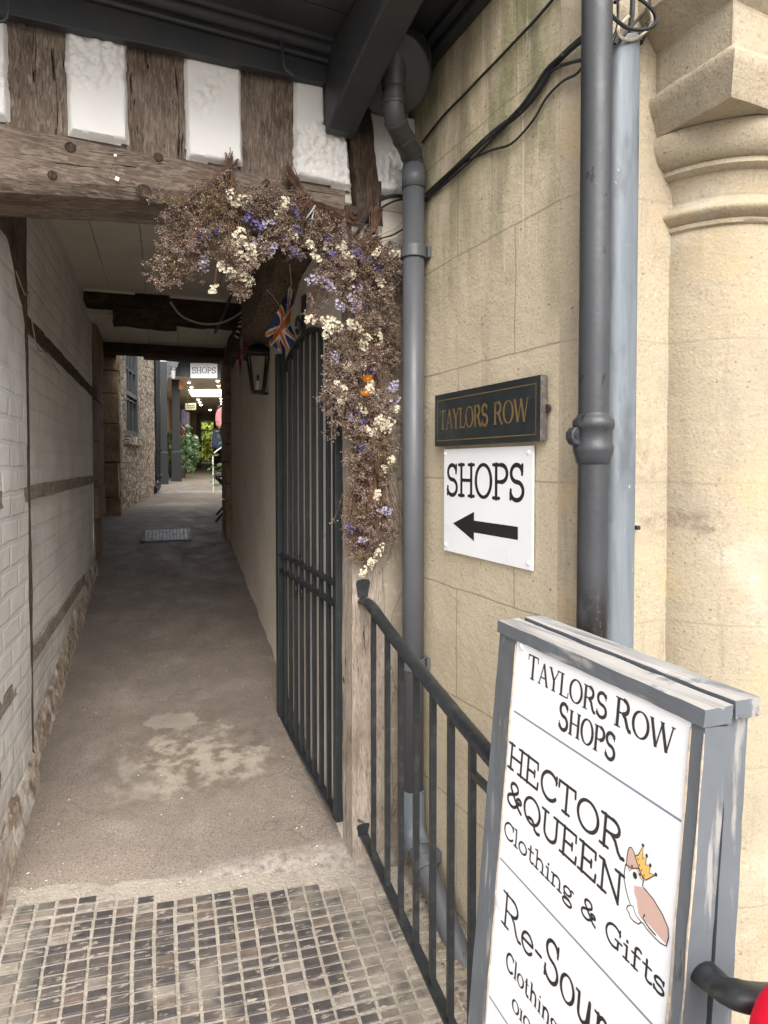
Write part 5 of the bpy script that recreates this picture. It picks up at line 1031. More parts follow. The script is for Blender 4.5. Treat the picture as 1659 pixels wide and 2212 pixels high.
# ------------------------------------------------------------------ lantern, flag and bunting in the passage
def PT(x, y, s): return on(x, y, PD, R0+PD*s)
ln = thing('wall_lantern', 'tapered dark metal lantern on the passage wall left of the gate', 'lantern', W(1.82, -.05, 2.1))
S1 = 1.80; LT = atS(557, 762, S1); LBt = atS(562, 851, S1); tc_, zt2, zb2 = LT[0], LT[1], LBt[1]
wt, wb_ = .058, .030
mb = MB(); fr_ = lambda a, b, z, w_: W(S1+a*w_, tc_+.012*0+b*w_, z)
cr4 = ((-1, -1), (1, -1), (1, 1), (-1, 1))
for a, b in cr4: mb.tube([fr_(a, b, zt2, wt), fr_(a, b, zb2, wb_)], .0075, 4)
for w_, z in ((wt, zt2), (wb_, zb2+.012)):
    for i in range(4): mb.tube([fr_(*cr4[i], z, w_), fr_(*cr4[(i+1) % 4], z, w_)], .010, 4)
mb.build('frame', BLACKP, ln)
mb = MB(); mb.add([fr_(a, b, zt2, wt*1.2) for a, b in cr4]+[fr_(a, b, zt2+.018, wt*1.15) for a, b in cr4]+[fr_(a, b, zt2+.05, wt*.35) for a, b in cr4], [(3, 2, 1, 0)]+[(4*j+i, 4*j+(i+1) % 4, 4*j+4+(i+1) % 4, 4*j+4+i) for j in (0, 1) for i in range(4)]+[(8, 9, 10, 11)]); mb.build('cap', BLACKP, ln)
mb = MB(); mb.add([fr_(a, b, zb2, wb_*1.2) for a, b in cr4]+[fr_(a, b, zb2+.012, wb_*1.2) for a, b in cr4], [(3, 2, 1, 0), (4, 5, 6, 7)]+[(i, (i+1) % 4, 4+(i+1) % 4, 4+i) for i in range(4)]); mb.build('base', BLACKP, ln)
mb = MB(); mb.tube([W(S1, tc_, zb2+.012), W(S1, tc_, zb2+.075)], .011, 10); mb.build('bulb_holder', CREAM, ln, smooth=True)
mb = MB(); mb.tube([W(S1, tc_, zb2+.075), W(S1, tc_, zb2+.10), W(S1, tc_, zb2+.115)], [.006, .009, .003], 10); mb.build('bulb', LAMPG, ln, smooth=True)
mb = MB(); mb.box(W(S1-.012, tc_+wb_*.9, zb2-.005), PD*.024, PN*max(.03, .04-tc_-wb_*.9), ZV*.016); mb.box(W(S1-.012, tc_+wt*.9, zt2-.01), PD*.024, PN*max(.02, .04-tc_-wt*.9), ZV*.02); mb.build('wall_bracket', BLACKP, ln)
# flag
sF = .74; fg = thing('union_flag', 'small folded union flag hanging by a string in front of the wavy beam', 'flag', PT(605, 690, sF))
fa, fb_, fc, fd = [PT(x, y, sF) for x, y in ((629, 614), (572, 724), (598, 762), (637, 742))]
nu, nv = 46, 36; mb = MB(); vs = []
for j in range(nv+1):
    for i in range(nu+1):
        u, v = i/nu, j/nv; p = (fa*(1-u)*(1-v)+fb_*u*(1-v)+fc*u*v+fd*(1-u)*v); cc = .03*sin(pi*u)*sin(pi*v)
        vs.append(p+PD*(.018*sin(u*9+v*3)+.010*sin(v*11-u*4))+PN*(.010*sin(v*8)))
def jack(u, v):
    x, y = (u-.5)*2, (v-.5)
    if abs(x) < .1 or abs(y) < .1: return 1
    if abs(x) < .17 or abs(y) < .17: return 2
    d = min(abs(y-x*.5), abs(y+x*.5)); return 1 if d < .035 else 2 if d < .10 else 0
fs = [(j*(nu+1)+i, j*(nu+1)+i+1, (j+1)*(nu+1)+i+1, (j+1)*(nu+1)+i) for j in range(nv) for i in range(nu)]
mb.v = vs; mb.f = [list(f) for f in fs]; mb.m = [jack((i+.5)/nu, (j+.5)/nv) for j in range(nv) for i in range(nu)]
o_ = mb.build('cloth', [NAVY, FLAGO, FLAGW], fg, smooth=True); md = o_.modifiers.new('thick', 'SOLIDIFY'); md.thickness = .0015
mb = MB(); mb.tube([fa, PT(626, 570, sF-.1)], .0022, 5); mb.tube([fa, PT(622, 655, sF), PT(608, 668, sF), PT(590, 640, sF), PT(575, 625, sF+.02)], .0018, 5); mb.build('string', CABLE_P, fg)
def pennant(px, s, mats, label, stripes=0):
    P = [PT(x, y, s) for x, y in px]; t = thing('bunting_pennant', label, 'bunting', P[0], 'bunting flags by the wall plate'); mb = MB(); n = 24; vs = []
    for i in range(n+1):
        f = i/n; a = P[0]+(P[3]-P[0])*f; b = P[1]+(P[2]-P[1])*f
        for k in range(4): vs.append(a+(b-a)*(k/3)+PD*(.012*sin(f*7+k)))
    mb.v = vs; mb.f = [[i*4+k, i*4+k+1, i*4+5+k, i*4+4+k] for i in range(n) for k in range(3)]; mb.m = [(1 if stripes and (i % 5) in (1, 2) else 0) for i in range(n) for k in range(3)]
    o = mb.build('cloth', mats, t, smooth=True); md = o.modifiers.new('thick', 'SOLIDIFY'); md.thickness = .0015
    mb = MB(); mb.tube([P[0]+ZV*.05+PN*.03, (P[0]+P[1])/2], .0015, 4); mb.build('string', CABLE, t)
pennant(((519, 684), (530, 676), (514, 735), (506, 728)), 2.55, [BLKC, WHTC], 'black and white striped pennant, leftmost of the bunting', 1)
pennant(((528, 690), (540, 676), (533, 728), (522, 722)), 2.35, [BLKC, WHTC], 'black and white striped pennant beside the grey one', 1)
pennant(((536, 706), (543, 698), (546, 770), (538, 760)), 2.2, [GREYC], 'narrow light grey textured pennant over the lantern')
pennant(((527, 724), (537, 722), (535, 780), (526, 778)), 2.3, [REDC], 'bright red pennant with dots left of the lantern')
pennant(((518, 725), (524, 727), (526, 776), (520, 774)), 2.5, [GREYC], 'dull grey pennant hanging between red ones')
pennant(((514, 756), (522, 758), (519, 812), (518, 812)), 2.6, [REDC], 'long thin dark red pennant with a pointed tip')
mh = struct(MB().build('x', GALV)); bpy.data.objects.remove(mh)
mc = thing('manhole_cover', 'square steel chequer plate manhole cover in the passage floor', 'manhole cover', W(4.28, -.53, floor_z(4.28)))
def FP(s, t, dz): return W(s, t, floor_z(s, t)+dz)
mb = MB(); s0, s1, t0, t1 = 4.10, 4.46, -.715, -.345
mb.add([FP(s0, t0, .012), FP(s0, t1, .012), FP(s1, t1, .012), FP(s1, t0, .012), FP(s0, t0, -.03), FP(s0, t1, -.03), FP(s1, t1, -.03), FP(s1, t0, -.03)], [(0, 1, 2, 3), (0, 4, 5, 1), (1, 5, 6, 2), (2, 6, 7, 3), (3, 7, 4, 0)])
for i in range(12):
    for j in range(11):
        s, t = s0+.025+.028*i, t0+.03+.031*j
        if abs(s-4.28) < .03 and abs(t+.53) < .06: continue
        q = (.009, .003) if (i+j) % 2 else (.003, .009); mb.box(FP(s-q[0], t-q[1], .0125), PD*2*q[0]+ZV*.158*2*q[0], PN*2*q[1], ZV*.004)
mb.build('plate', mat('worn_steel_plate', (.33, .34, .35), [dict(c=(.18, .17, .165), scale=20, lo=.45, hi=.65)], rough=.45, metal=.6, bumps=[(60, .3, .003)]), mc)
mb = MB()
for a, b, c, d in ((s0-.03, s0-.004, t0-.03, t1+.03), (s1+.004, s1+.03, t0-.03, t1+.03), (s0-.004, s1+.004, t0-.03, t0-.004), (s0-.004, s1+.004, t1+.004, t1+.03)):
    mb.add([FP(a, c, .013), FP(a, d, .013), FP(b, d, .013), FP(b, c, .013)], [(0, 1, 2, 3)])
mb.build('frame', IRON, mc)

# ------------------------------------------------------------------ alley court and shop arcade beyond the passage
def blocks(mb, s0, s1, t0, t1, z0, z1, h, seed):
    r_ = random.Random(seed); z = z0
    while z < z1-.05:
        hh_ = min(z1-z, h*r_.uniform(.7, 1.25)); a = r_.uniform(0, .03); mb.slab(W(s0-a*.6, t0, z+.006), PD*(s1-s0+a), PN*(t1-t0+r_.uniform(-.012, .012)), ZV*(hh_-.01), .05, .010, 7, r_.random()*9); z += hh_
st_ = thing('stone_doorway', 'dark doorway between rough ochre stone jambs at the end of the white brick wall', 'doorway', W(4.6, -1.1, .9))
mb = MB(); blocks(mb, 3.32, 3.92, -1.5, -1.035, .6, 2.74, .30, 3); mb.build('jamb', QUOIN, st_)
mb = MB(); blocks(mb, 5.24, 5.52, -1.5, -.985, .9, 2.80, .33, 5); mb.build('jamb', QUOIN, st_)
mb = MB(); mb.box(W(3.9, -1.32, .7), PD*1.36, PN*.05, ZV*2.1); mb.cbox(W(4.0, -1.262, 1.75), .02, .03, .12, ax=(PD, PN, ZV)); mb.build('door', BLACKP, st_, bevel=.003)
mb = MB(); mb.slab(W(3.3, -1.5, 2.70), PD*2.3, PN*.50, ZV*.16, .05, .008, 6, 4); mb.build('lintel', OAK_D, st_)
hs_ = thing('rubble_stone_house', 'sunlit rubble stone house with a tall dark sash window past the doorway', 'house', W(6.9, -.9, 1.0))
Q0, Q1 = W(5.50, -.985, 0), W(8.34, -.665, 0); QD = (Q1-Q0).normalized(); QN = Vector((QD.y, -QD.x, 0)); QL = (Q1-Q0).length
def atQ(x, y): p = on(x, y, QN, Q0); return (p-Q0).dot(QD), p.z
wa0, wa1 = atQ(272, 900)[0], atQ(299, 900)[0]; wzs = atQ(286, 944)[1]; wzt = atQ(286, 740)[1]
def QP(a, z, n=0): return Q0+QD*a+QN*n+ZV*z
mb = MB()
for a0_, a1__, z0_, z1_ in ((0, QL, .7, wzs), (0, wa0, wzs, 3.75), (wa1, QL, wzs, 3.75), (wa0, wa1, wzt, 3.75)):
    mb.slab(QP(a0_, z0_, -.4), QD*(a1__-a0_), QN*.4, ZV*(z1_-z0_), .06, .012, 5, 1)
mb.build('wall', RUB, hs_)
mb = MB(); mb.slab(QP(wa0-.06, wzs-.10, -.05), QD*(wa1-wa0+.12), QN*.10, ZV*.10, .03, .008, 9, 2); mb.build('sill', RUB, hs_)
mb = MB(); fw_ = (wa1-wa0)
mb.box(QP(wa0, wzs, -.05), QD*.07, QN*.05, ZV*(wzt-wzs)); mb.box(QP(wa1-.07, wzs, -.05), QD*.07, QN*.05, ZV*(wzt-wzs)); mb.box(QP(wa0+.07, wzs, -.05), QD*(fw_-.14), QN*.05, ZV*.07); zm_ = wzs+(wzt-wzs)*.42
mb.box(QP(wa0+.07, zm_, -.045), QD*(fw_-.14), QN*.04, ZV*.05)
for k in (1, 2): mb.box(QP(wa0+.07+(fw_-.14)*k/3, wzs+.07, -.043), QD*.02, QN*.025, ZV*(wzt-wzs-.07))
for k in range(1, 7): mb.box(QP(wa0+.07, wzs+.07+.36*k, -.041), QD*(fw_-.14), QN*.02, ZV*.02)
wf = mb.build('window_frame', GREYJ, hs_); mb = MB(); mb.box(QP(wa0+.07, wzs+.07, -.06), QD*(fw_-.14), QN*.008, ZV*(wzt-wzs-.07)); mb.build('pane', GLASS, wf)
ap = thing('alley_downpipe', 'black downpipe with a curved shoe at the corner of the rubble stone house', 'downpipe', W(8.6, -.62, 1.15))
pp = PT(340, 1000, 8.5); pz_ = floor_z(8.5); mb = MB(); mb.tube([Vector((pp.x, pp.y, 5)), Vector((pp.x, pp.y, pz_+.35)), Vector((pp.x, pp.y, pz_+.22))]+bez(Vector((pp.x, pp.y, pz_+.2)), Vector((pp.x, pp.y, pz_+.08)), Vector((pp.x, pp.y, pz_+.07))-PD*.1, Vector((pp.x, pp.y, pz_+.05))-PD*.28-PN*.05, 6), .055, 14)
mb.build('pipe', BLACKP, ap, smooth=True); mb = MB(); mb.lathe((pp.x, pp.y, pz_+.22), [(.056, 0), (.072, .01), (.072, .05), (.056, .06)], 16); mb.lathe((pp.x, pp.y, pz_+.62), [(.056, 0), (.07, .01), (.07, .06), (.056, .07)], 16); mb.build('collar', BLACKP, ap, smooth=True)
rc = thing('court_wall', 'stone jamb and court wall on the right past the cream passage wall', 'wall', W(4.4, .5, .9))
mb = MB(); blocks(mb, 4.0, 4.42, -.012, .5, .5, 2.68, .22, 8); mb.build('jamb', QUOIN, rc)
mb = MB(); mb.slab(W(4.05, .45, .4), PD*.3, PN*1.2, ZV*2.6, .1, .01, 4, 1); mb.slab(W(4.35, 1.55, .4), PD*5.5, PN*.3, ZV*2.2, .12, .01, 4, 2); mb.build('wall', RUB, rc)
CZ = PT(440, 817, 11.2).z
arc_ = thing('shop_arcade', 'covered shop arcade with dark fascia, black posts and lit cream ceiling', 'arcade', W(14, 0, 1.3))
def leftline(s): return -.75+(s-8.3)*.045+.0030*(s-8.3)**2
mb = MB(); SL = [11.2+.65*i for i in range(21)]
for i in range(20):
    a, b = SL[i], SL[i+1]; mb.box(W(a, leftline(a)-.3, .9), PD*(b-a)+PN*(leftline(b)-leftline(a)), PN*.2, ZV*(CZ-.9))
mb.build('shop_wall', QUOIN, arc_)
for (x0, x1, y0, s_, m_) in ((403, 409, 890, 16.5, 1), (410, 413, 893, 17.5, 0), (414, 424, 880, 19, 2), (422, 434, 874, 21, 0), (397, 403, 872, 15.5, 0)):
    a, b = PT(x0, y0, s_), PT(x1, y0, s_); z0_ = floor_z(s_)-.05; mb = MB(); mb.box(Vector((a.x, a.y, z0_)), b-a, PD*.15, ZV*(a.z-z0_)); mb.build(('shopfront_post', 'shopfront_pilaster', 'shopfront_door')[m_], (BLACKP, CREAM, QUOIN)[m_], arc_)
mb = MB(); mb.box(W(11.2, -1.1, CZ), PD*13.2, PN*4.6, ZV*.12); mb.build('ceiling', CREAM, arc_)
p0, p1 = PT(376, 775, 11.15), PT(500, 817, 11.15); mb = MB(); mb.box(Vector((p0.x, p0.y, p1.z)), (p1-p0).to_2d().to_3d(), PD*.06, ZV*(p0.z-p1.z)); mb.box(W(10.6, -1.3, p0.z), PD*.75, PN*3.5, ZV*.06); mb.build('fascia', GREYJ, arc_)
mb = MB(); mb.box(W(11.2, 2.3, .9), PD*13, PN*.2, ZV*3); mb.build('shop_wall', CREAM, arc_)
mb = MB(); s_ = 24.3; a, b, c, d = PT(434, 909, s_), PT(462, 909, s_), PT(380, 860, s_), PT(530, 860, s_); gz_ = floor_z(24.3)-.1
mb.box(Vector((c.x, c.y, gz_)), (a-c).to_2d().to_3d(), PD*.3, ZV*3); mb.box(Vector((b.x, b.y, gz_)), (d-b).to_2d().to_3d(), PD*.3, ZV*3); mb.box(Vector((a.x, a.y, a.z)), (b-a).to_2d().to_3d(), PD*.3, ZV*1.5); mb.build('end_wall', QUOIN, arc_)
for (x0, x1, s_, yb_) in ((345.5, 361, 10.6, 1044), (371.5, 389, 11.6, 1035)):
    a, b = PT(x0, 900, s_), PT(x1, 900, s_); wv = (b-a); z0_ = floor_z(s_)-.02; mb = MB(); mb.box(Vector((a.x, a.y, z0_)), wv, PD*wv.length, ZV*(CZ+.2-z0_)); mb.box(Vector((a.x, a.y, z0_))-wv*.12-PD*.02, wv*1.24, PD*(wv.length+.04), ZV*.62)
    po = mb.build('post', BLACKP, arc_, bevel=.006)
    mb = MB(); top = PT(x1, 778, s_).z; k = wv.normalized()
    mb.prism([(0, -.42), (.03, -.28), (.12, -.16), (.17, -.12), (.19, -.03), (.27, 0), (.27, .10), (0, .10)], lambda u, v: Vector((b.x, b.y, top))+k*u*1.1+ZV*v, PD*.12); mb.build('bracket', GREYJ, po)
for i, (x, y) in enumerate([(408, 825.5), (413.5, 835.6), (428, 862), (431, 868), (434, 874), (470, 822), (472, 832.6), (474, 841), (477.7, 860), (478.5, 866), (479.5, 872), (454, 884.7)]):
    p = atZ(x, y, CZ-.004); lab = ['first', 'second', 'third', 'fourth', 'fifth'][i] + ' small spotlight from the front in the left row of the arcade ceiling' if i < 5 else ['first', 'second', 'third', 'fourth', 'fifth', 'sixth'][i-5]+' small spotlight from the front in the right row of the arcade ceiling' if i < 11 else 'single small spotlight deepest in the arcade ceiling'
    t = thing('spotlight', lab, 'ceiling light', p, 'spotlights in the arcade ceiling'); mb = MB(); r_ = .036*(p-EYE).length/14; mb.lathe(p, [(r_, .003), (r_*1.25, .004), (r_*1.25, -.004), (r_, -.01)], 14); mb.build('bezel', CREAM, t)
    mb = MB(); mb.lathe(p, [(0, -.03), (r_*.6, -.024), (r_*.95, -.006), (r_*.95, .003)], 14); mb.build('bulb', bpy.data.materials.get('spot_glow') or mat('spot_glow', (.9, .85, .7), emit=((1, .86, .6), 9)), t, smooth=True)
sk = [atZ(x, y, CZ-.01) for x, y in ((407.6, 842.5), (500, 842.5), (500, 856.8), (415, 856.8))]
tag(MB().add(sk+[p+ZV*.008 for p in sk], [(0, 1, 2, 3), (7, 6, 5, 4)]+[(i, 4+i, 4+(i+1) % 4, (i+1) % 4) for i in range(4)]).build('skylight', mat('skylight_glow', (.9, .9, .8), emit=((1, .96, .78), 3.2))), 'bright rectangular panel glowing in place of daylight through the arcade skylight', 'skylight')  # emission stands in for daylight coming down an open light well
t = thing('hanging_shops_sign', 'white SHOPS sign hung on the dark arcade fascia at the end of the passage', 'sign', PT(440, 800, 11.0))
a, b, c = PT(411, 817, 11.05), PT(469.6, 817, 11.05), PT(411, 784, 11.05); mb = MB(); mb.box(a, b-a, PD*.03, c-a); mb.build('panel', SIGNW, t, bevel=.008)
mb = MB(); U = (b-a).normalized(); h_ = c.z-a.z; L_ = (b-a).length; letters(mb, 'SHOPS', lambda u, v, l=0: a+U*u+ZV*v-PD*(.001+l), L_*.06, L_*.95, h_*.33, h_*.38, 'slab'); mb.build('lettering', mat('soft_grey_lettering', (.10, .11, .14), rough=.5), t)
t = thing('cream_shop_sign', 'small cream hanging sign with two lines of script under the arcade', 'sign', PT(412, 878, 14))
a, b, c = PT(400.8, 885.5, 14), PT(423.6, 885, 14), PT(400.8, 871, 14); mb = MB(); mb.box(a, b-a, PD*.03, c-a); mb.build('panel', mat('cream_sign', (.75, .72, .56), rough=.5), t)
mb = MB(); mb.tube([a+Vector((.05, 0, .12)), c+Vector((.05, 0, .4))], .01, 4); mb.build('hanger', BLACKP, t)
mb = MB(); U = (b-a)
for v0, n in ((.62, 15), (.30, 13)):
    P = [a+U*(.1+.8*i/(n*2))+(c-a)*(v0+.10*((i*7919) % 5-2)/2)-PD*.002 for i in range(n*2+1)]; mb.tube(P, .006, 4)
mb.build('script_lines', BLACK, t)
tag(MB().box(PT(386.5, 841, 11.5), PT(395, 841, 11.5)-PT(386.5, 841, 11.5), PD*.02, ZV*.16).build('orange_sign', mat('orange_sign', (.62, .22, .08), rough=.6)), 'small orange sign on the second black arcade post', 'sign')
def cloth(name, label, cat, pxs, s, m, th=.10, fold=.012):
    """a hanging garment: outline in plan distance s, full-bodied with folds"""
    P = [PT(x, y, s) for x, y in pxs]; c = sum(P, Vector())/len(P); t = thing(name, label, cat, c); mb = MB(); n = len(P)
    Pf = [P[i]+(P[(i+1) % n]-P[i])*(k/4) for i in range(n) for k in range(4)]; n = len(Pf); vs = []
    for k, (sc, d) in enumerate(((1, 0), (.92, -.5), (.6, -.85), (.0, -1))):
        vs += [c+(p-c)*sc+PD*(d*th/2+fold*sin((p-c).dot(PN)*38)*(1-k*.2)) for p in Pf]
    vs += [c+(p-c)*.9+PD*th*.5 for p in Pf]
    mb.add(vs, [(k*n+i, k*n+(i+1) % n, (k+1)*n+(i+1) % n, (k+1)*n+i) for k in range(3) for i in range(n)]+[(4*n+i, 4*n+(i+1) % n, (i+1) % n, i) for i in range(n)]+[tuple(4*n+i for i in range(n-1, -1, -1))])
    mb.build('cloth', m, t, smooth=True); return t
t = cloth('pink_cardigan', 'pink knitted cardigan on a hanger outside the shop', 'garment', ((466, 893), (470, 884), (480, 878), (488, 878), (500, 884), (506, 895), (502, 926), (473, 926), (471, 922), (467, 920), (465, 905)), 9.3, mat('pink_wool', (.50, .19, .19), rough=.95, bumps=[(60, .5, .01)]))
mb = MB(); mb.tube([PT(470, 880, 9.3), PT(480, 873, 9.3), PT(481, 866, 9.3)], .01, 5); mb.build('hanger', BLACKP, t)
cloth('navy_garment', 'dark navy garment hanging below the pink cardigan', 'garment', ((462, 928), (480, 930), (498, 934), (500, 975), (476, 973), (458, 966), (457, 945)), 9.5, mat('navy_cloth', (.018, .026, .055), rough=.9))
cloth('patterned_bag', 'purple patterned cloth bag hanging from the black arcade post', 'bag', ((390, 885), (398, 884), (405, 895), (406, 912), (399, 921), (390, 916)), 12.4, mat('patterned_cloth', (.20, .17, .26), [dict(c=(.4, .3, .33), scale=40, kind='vor', lo=.2, hi=.1)], rough=.9))
cloth('red_scarf', 'small bright red scarf hanging under the patterned bag', 'scarf', ((391, 921), (396, 925), (398, 938), (392, 942), (389, 935)), 12.5, REDC, .05)
def palmate(mb, p, d, size, r_, lobes=7):
    d = d.normalized(); e1 = d.orthogonal().normalized(); e2 = d.cross(e1); o = r_.uniform(0, 6); vs = [p]; fs = []
    for k in range(lobes):
        a = o+(k-lobes/2)*.72; L = size*(1-.09*abs(k-lobes/2)); ax = e1*cos(a)+e2*sin(a); sdv = e2*cos(a)-e1*sin(a); b = len(vs)
        vs += [p+ax*L*.5+sdv*L*.16+d*.02, p+ax*L-d*L*.22, p+ax*L*.5-sdv*L*.16+d*.02]; fs.append((0, b+2, b+1, b))
    mb.add(vs, fs)
rp = random.Random(5)
ft = thing('potted_fatsia', 'big glossy green leafed plant in a dark pot beside the black arcade post', 'plant', PT(381, 1020, 13.5))
base = PT(383, 1012, 13.2); base.z = floor_z(13.2); mb = MB(); mb.lathe(base, [(0, 0), (.17, 0), (.22, .30), (.24, .31), (.24, .36), (.21, .36), (.20, .31), (0, .30)], 24); mb.build('pot', mat('dark_pot', (.05, .035, .03), rough=.7), ft, smooth=False)
mb = MB(); lf_ = MB(); cpl = PT(392, 962, 13.2)
for k in range(230):
    v = Vector((rp.gauss(0, 1), rp.gauss(0, 1), rp.gauss(0, 1))).normalized()*rp.uniform(.45, 1)**.6; p = cpl+Vector((v.x*.42, v.y*.32, v.z*.54)); p.z -= .1*abs(v.x)
    palmate(lf_, p, Vector((v.x*.7, v.y*.7-.5, .55+v.z*.4)), .15*rp.uniform(.7, 1.2), rp)
    if k % 4 == 0: mb.tube([base+ZV*.3, (base+ZV*.5+p)/2, p], .008, 4)
stuff(lf_.build('leaves', LEAF, ft)); mb.build('stems', OAK_D, ft)
yp = thing('climbing_plant', 'pale green leafy plant leaning in from the right past the stone jamb', 'plant', PT(485, 1050, 6.2))
lf_ = MB(); mb = MB(); root = PT(497, 1060, 6.2); root.z = floor_z(6.2)
for (x0, y0, n) in ((466, 1035, 9), (460, 1005, 8), (470, 985, 8), (476, 945, 6), (468, 925, 5), (480, 1050, 7), (474, 1015, 8), (482, 912, 5)):
    e = PT(x0, y0, 6.2); m0 = PT(496, y0-10, 6.3); P = bez(root, root+ZV*.6, m0, e, 8); mb.tube(P, .006, 4)
    for i in range(n):
        p = P[-1-int(i*.6)]+Vector((rp.gauss(0, .035), rp.gauss(0, .05), rp.gauss(0, .035))); d = Vector((rp.gauss(-.6, .5), rp.gauss(-.6, .4), rp.gauss(-.35, .5))).normalized(); sdv = d.orthogonal().normalized(); L = .10*rp.uniform(.7, 1.3)
        lf_.add([p, p+d*L*.45+sdv*L*.2, p+d*L, p+d*L*.45-sdv*L*.2], [(0, 1, 2), (0, 2, 3)])
stuff(lf_.build('leaves', LEAF_Y, yp)); mb.build('stems', OAK_D, yp)
ch = thing('folding_chair', 'black folding cafe chair half hidden by the stone jamb, papers on its seat', 'chair', W(5.0, .1, floor_z(5.0)))
sc = 4.78; fz_ = floor_z(sc); f0 = PT(466, 1133, sc); f0.z = fz_; seat = fz_+.455; cw = .42
def CP(t, n, z): return f0+PN*t+PD*n+ZV*(z-fz_)
for n in (0, .36):
    mb = MB(); mb.tube([CP(0, n, fz_), CP(.40, n, seat)], .013, 6); mb.build('leg', BLACKP, ch); mb = MB(); mb.tube([CP(.44, n, fz_), CP(.03, n, seat-.01)], .013, 6); mb.build('leg', BLACKP, ch)
    mb = MB(); mb.tube([CP(.10, n, seat), CP(.115, n, seat+.25), CP(.13, n, seat+.46)], .012, 6); mb.build('back_post', BLACKP, ch)
mb = MB(); 
for k in range(5): mb.box(CP(.0+.085*k, -.01, seat), PN*.07, PD*.40, ZV*.015)
mb.build('seat', BLACKP, ch)
mb = MB(); mb.box(CP(.11, 0, seat+.30), PN*.012, PD*.36, ZV*.18); mb.build('backrest', BLACKP, ch)
tag(MB().box(CP(.005, .02, seat+.016), PN*.16, PD*.22+PN*.03, ZV*.008).box(CP(.02, .10, seat+.025), PN*.13+PD*.04, PD*.18, ZV*.02).build('papers', SIGNW), 'white papers lying on the black folding chair seat', 'papers')
hr = MB(); hr.tube([PT(459.5, 1000, 8.2), PT(460, 985, 8.2), PT(464, 977, 8.2), PT(484, 962, 8.2), PT(500, 950, 8.2)], .009, 8); hr.tube([PT(460, 990, 8.2), Vector((PT(460, 990, 8.2).x, PT(460, 990, 8.2).y, floor_z(8.2)))], .009, 8)
tag(hr.build('white_handrail', SIGNW, smooth=True), 'bent white tubular handrail by the navy garment', 'handrail')
t = thing('post_lantern', 'small grey glass lantern between the two black arcade posts', 'lantern', PT(374, 818, 10.5)); a = PT(374.5, 818, 10.5); mb = MB(); mb.lathe(a, [(.0, 0), (.03, 0), (.045, .16), (.0, .16)], 6); mb.build('glass', mat('frosted_lantern', (.35, .36, .37), rough=.4), t); mb = MB(); mb.lathe(a, [(.06, .16), (.05, .19), (.0, .25)], 6); mb.tube([a+ZV*.2, a+ZV*.24-PN*.1], .012, 5); mb.build('cap', GREYJ, t)
mb = MB(); a, b = PT(338, 764, 5.9), PT(500, 783, 5.9); mb.slab(W(5.8, -.75, b.z), PD*.25, PN*2.4, ZV*.16, .06, .008, 5, 3); tag(mb.build('cross_beam', OAK_C), 'brown timber beam spanning the court above the SHOPS sign', 'beam')
# garden beyond the far gate
gg = thing('garden_gate', 'narrow black iron gate closing the far end of the arcade', 'gate', PT(447, 1000, 24.4)); s_ = 24.45
a, b = PT(434, 905, s_), PT(462, 905, s_); z0_ = floor_z(24.4)
for k in range(9):
    p = a+(b-a)*((k+.5)/9); mb = MB(); mb.tube([Vector((p.x, p.y, z0_)), Vector((p.x, p.y, a.z-.4))], .014, 5); mb.build('bar', BLACKP, gg)
mb = MB()
for z in (z0_+.1, z0_+.9, a.z-.45): mb.tube([Vector((a.x, a.y, z)), Vector((b.x, b.y, z))], .018, 5)
mb.build('rails', BLACKP, gg)
def shrub(label, c, rad, n, sz, m, seed):
    r_ = random.Random(seed); t = thing('garden_shrub', label, 'shrub', Vector((c.x, c.y, floor_z(26))), 'shrubs in the garden beyond the gate'); lf = MB(); mb = MB()
    for k in range(n):
        v = Vector((r_.gauss(0, 1), r_.gauss(0, 1), r_.gauss(0, 1))).normalized()*r_.random()**.4; p = c+Vector((v.x*rad[0], v.y*rad[1], v.z*rad[2]))*(.8+.4*noise.noise(v*2.3))
        d = Vector((r_.gauss(0, 1), r_.gauss(-.4, 1), r_.gauss(.3, 1))).normalized(); e = d.orthogonal().normalized(); f = d.cross(e); lf.add([p-e*sz, p+f*sz*.5, p+e*sz, p-f*sz*.5], [(0, 1, 2, 3)])
        if k % 150 == 0: mb.tube([Vector((c.x, c.y, floor_z(26)-.1)), (c+p)/2-ZV*.2, p], .025, 5)
    lf.build('crown', m, t); mb.build('trunk', OAK_D, t)
G0_ = PT(447, 955, 27.5)
shrub('bright yellow green garden shrub right of the far gate', G0_+PN*.35-ZV*.2, (.7, .6, 1.3), 1800, .09, mat('sunny_leaf', (.34, .36, .03), [dict(c=(.16, .22, .03), scale=3, lo=.45, hi=.6)], rough=.6), 1)
shrub('mid green garden shrub left of the far gate', G0_-PN*.6+PD*.8-ZV*.3, (.8, .7, 1.4), 1800, .09, LEAF_B, 2)
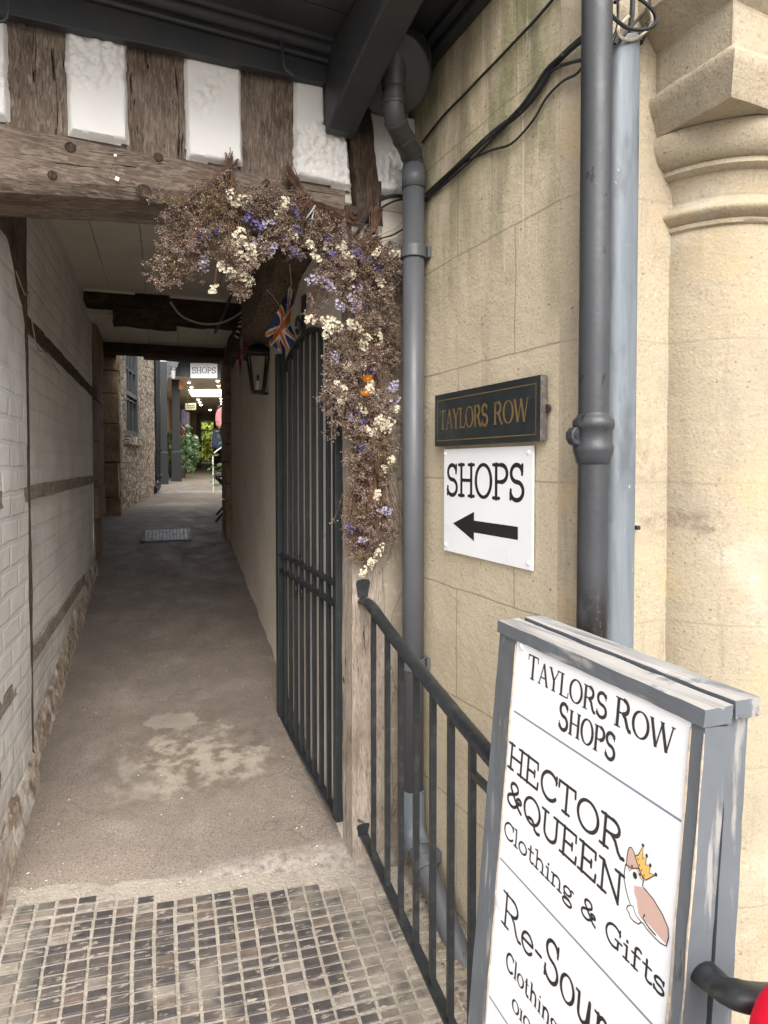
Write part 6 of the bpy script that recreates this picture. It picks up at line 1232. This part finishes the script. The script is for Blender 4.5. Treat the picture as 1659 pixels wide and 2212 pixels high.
shrub('pale tall shrub rising behind the far gate', G0_+PD*3+ZV*.9, (2.4, 1.0, 1.8), 2500, .12, LEAF_B, 3)
tag(MB().box(W(31, -3, 1.5), PD*.3, PN*9, ZV*3.2).build('garden_wall', RUB), 'distant stone garden wall behind the shrubs', 'wall')

# ------------------------------------------------------------------ litter behind the railing and on the floor
rl_ = random.Random(9); lf_ = MB()
def gnd(s, t): return .25+.158*max(s, -1.3)-.05*t
for k in range(150):
    s, t = rl_.uniform(-.9, -.02), rl_.choice((rl_.uniform(.12, .30), rl_.gauss(.20, .03))); p = W(s, t, gnd(s, t)+.006+rl_.random()*.006); L = rl_.uniform(.006, .020)
    d = Vector((rl_.gauss(0, 1), rl_.gauss(0, 1), rl_.gauss(0, .25))).normalized(); e = d.cross(ZV+Vector((rl_.gauss(0, .4), rl_.gauss(0, .4), 0))).normalized()
    lf_.add([p, p+d*L*.5+e*L*.25+ZV*.002, p+d*L, p+d*L*.5-e*L*.25-ZV*.001], [(0, 1, 2), (0, 2, 3)], rl_.choice((0, 0, 1)))
stuff(lf_.build('leaf_litter', [mat('dead_leaf', (.10, .05, .03), [dict(c=(.22, .11, .06), scale=30, lo=.45, hi=.6)], rough=.9), mat('pale_dead_leaf', (.27, .20, .11), rough=.9)]))
for k, (x, y) in enumerate(((556, 1693), (700, 1830), (742, 1805))): pass
lf_ = MB()
for k in range(260):
    s = rl_.uniform(.0, 3.6) if k % 3 else rl_.uniform(-.02, .6); t = rl_.uniform(-1.0, -.05) if k % 2 else rl_.choice((-1.0+abs(rl_.gauss(0, .06)), -.06-abs(rl_.gauss(0, .05)))); p = W(s, t, floor_z(s, t)+.003); r = rl_.uniform(.0012, .0042)
    lf_.add([p+Vector((r, 0, 0)), p+Vector((0, r, 0)), p+Vector((-r, 0, 0)), p+Vector((0, -r, 0)), p+Vector((0, 0, r*.8))], [(0, 1, 4), (1, 2, 4), (2, 3, 4), (3, 0, 4)], rl_.choice((0, 1, 1)))
stuff(lf_.build('loose_grit', [mat('pale_grit', (.55, .51, .45), rough=.9), mat('brown_grit', (.16, .12, .09), rough=.9)]))
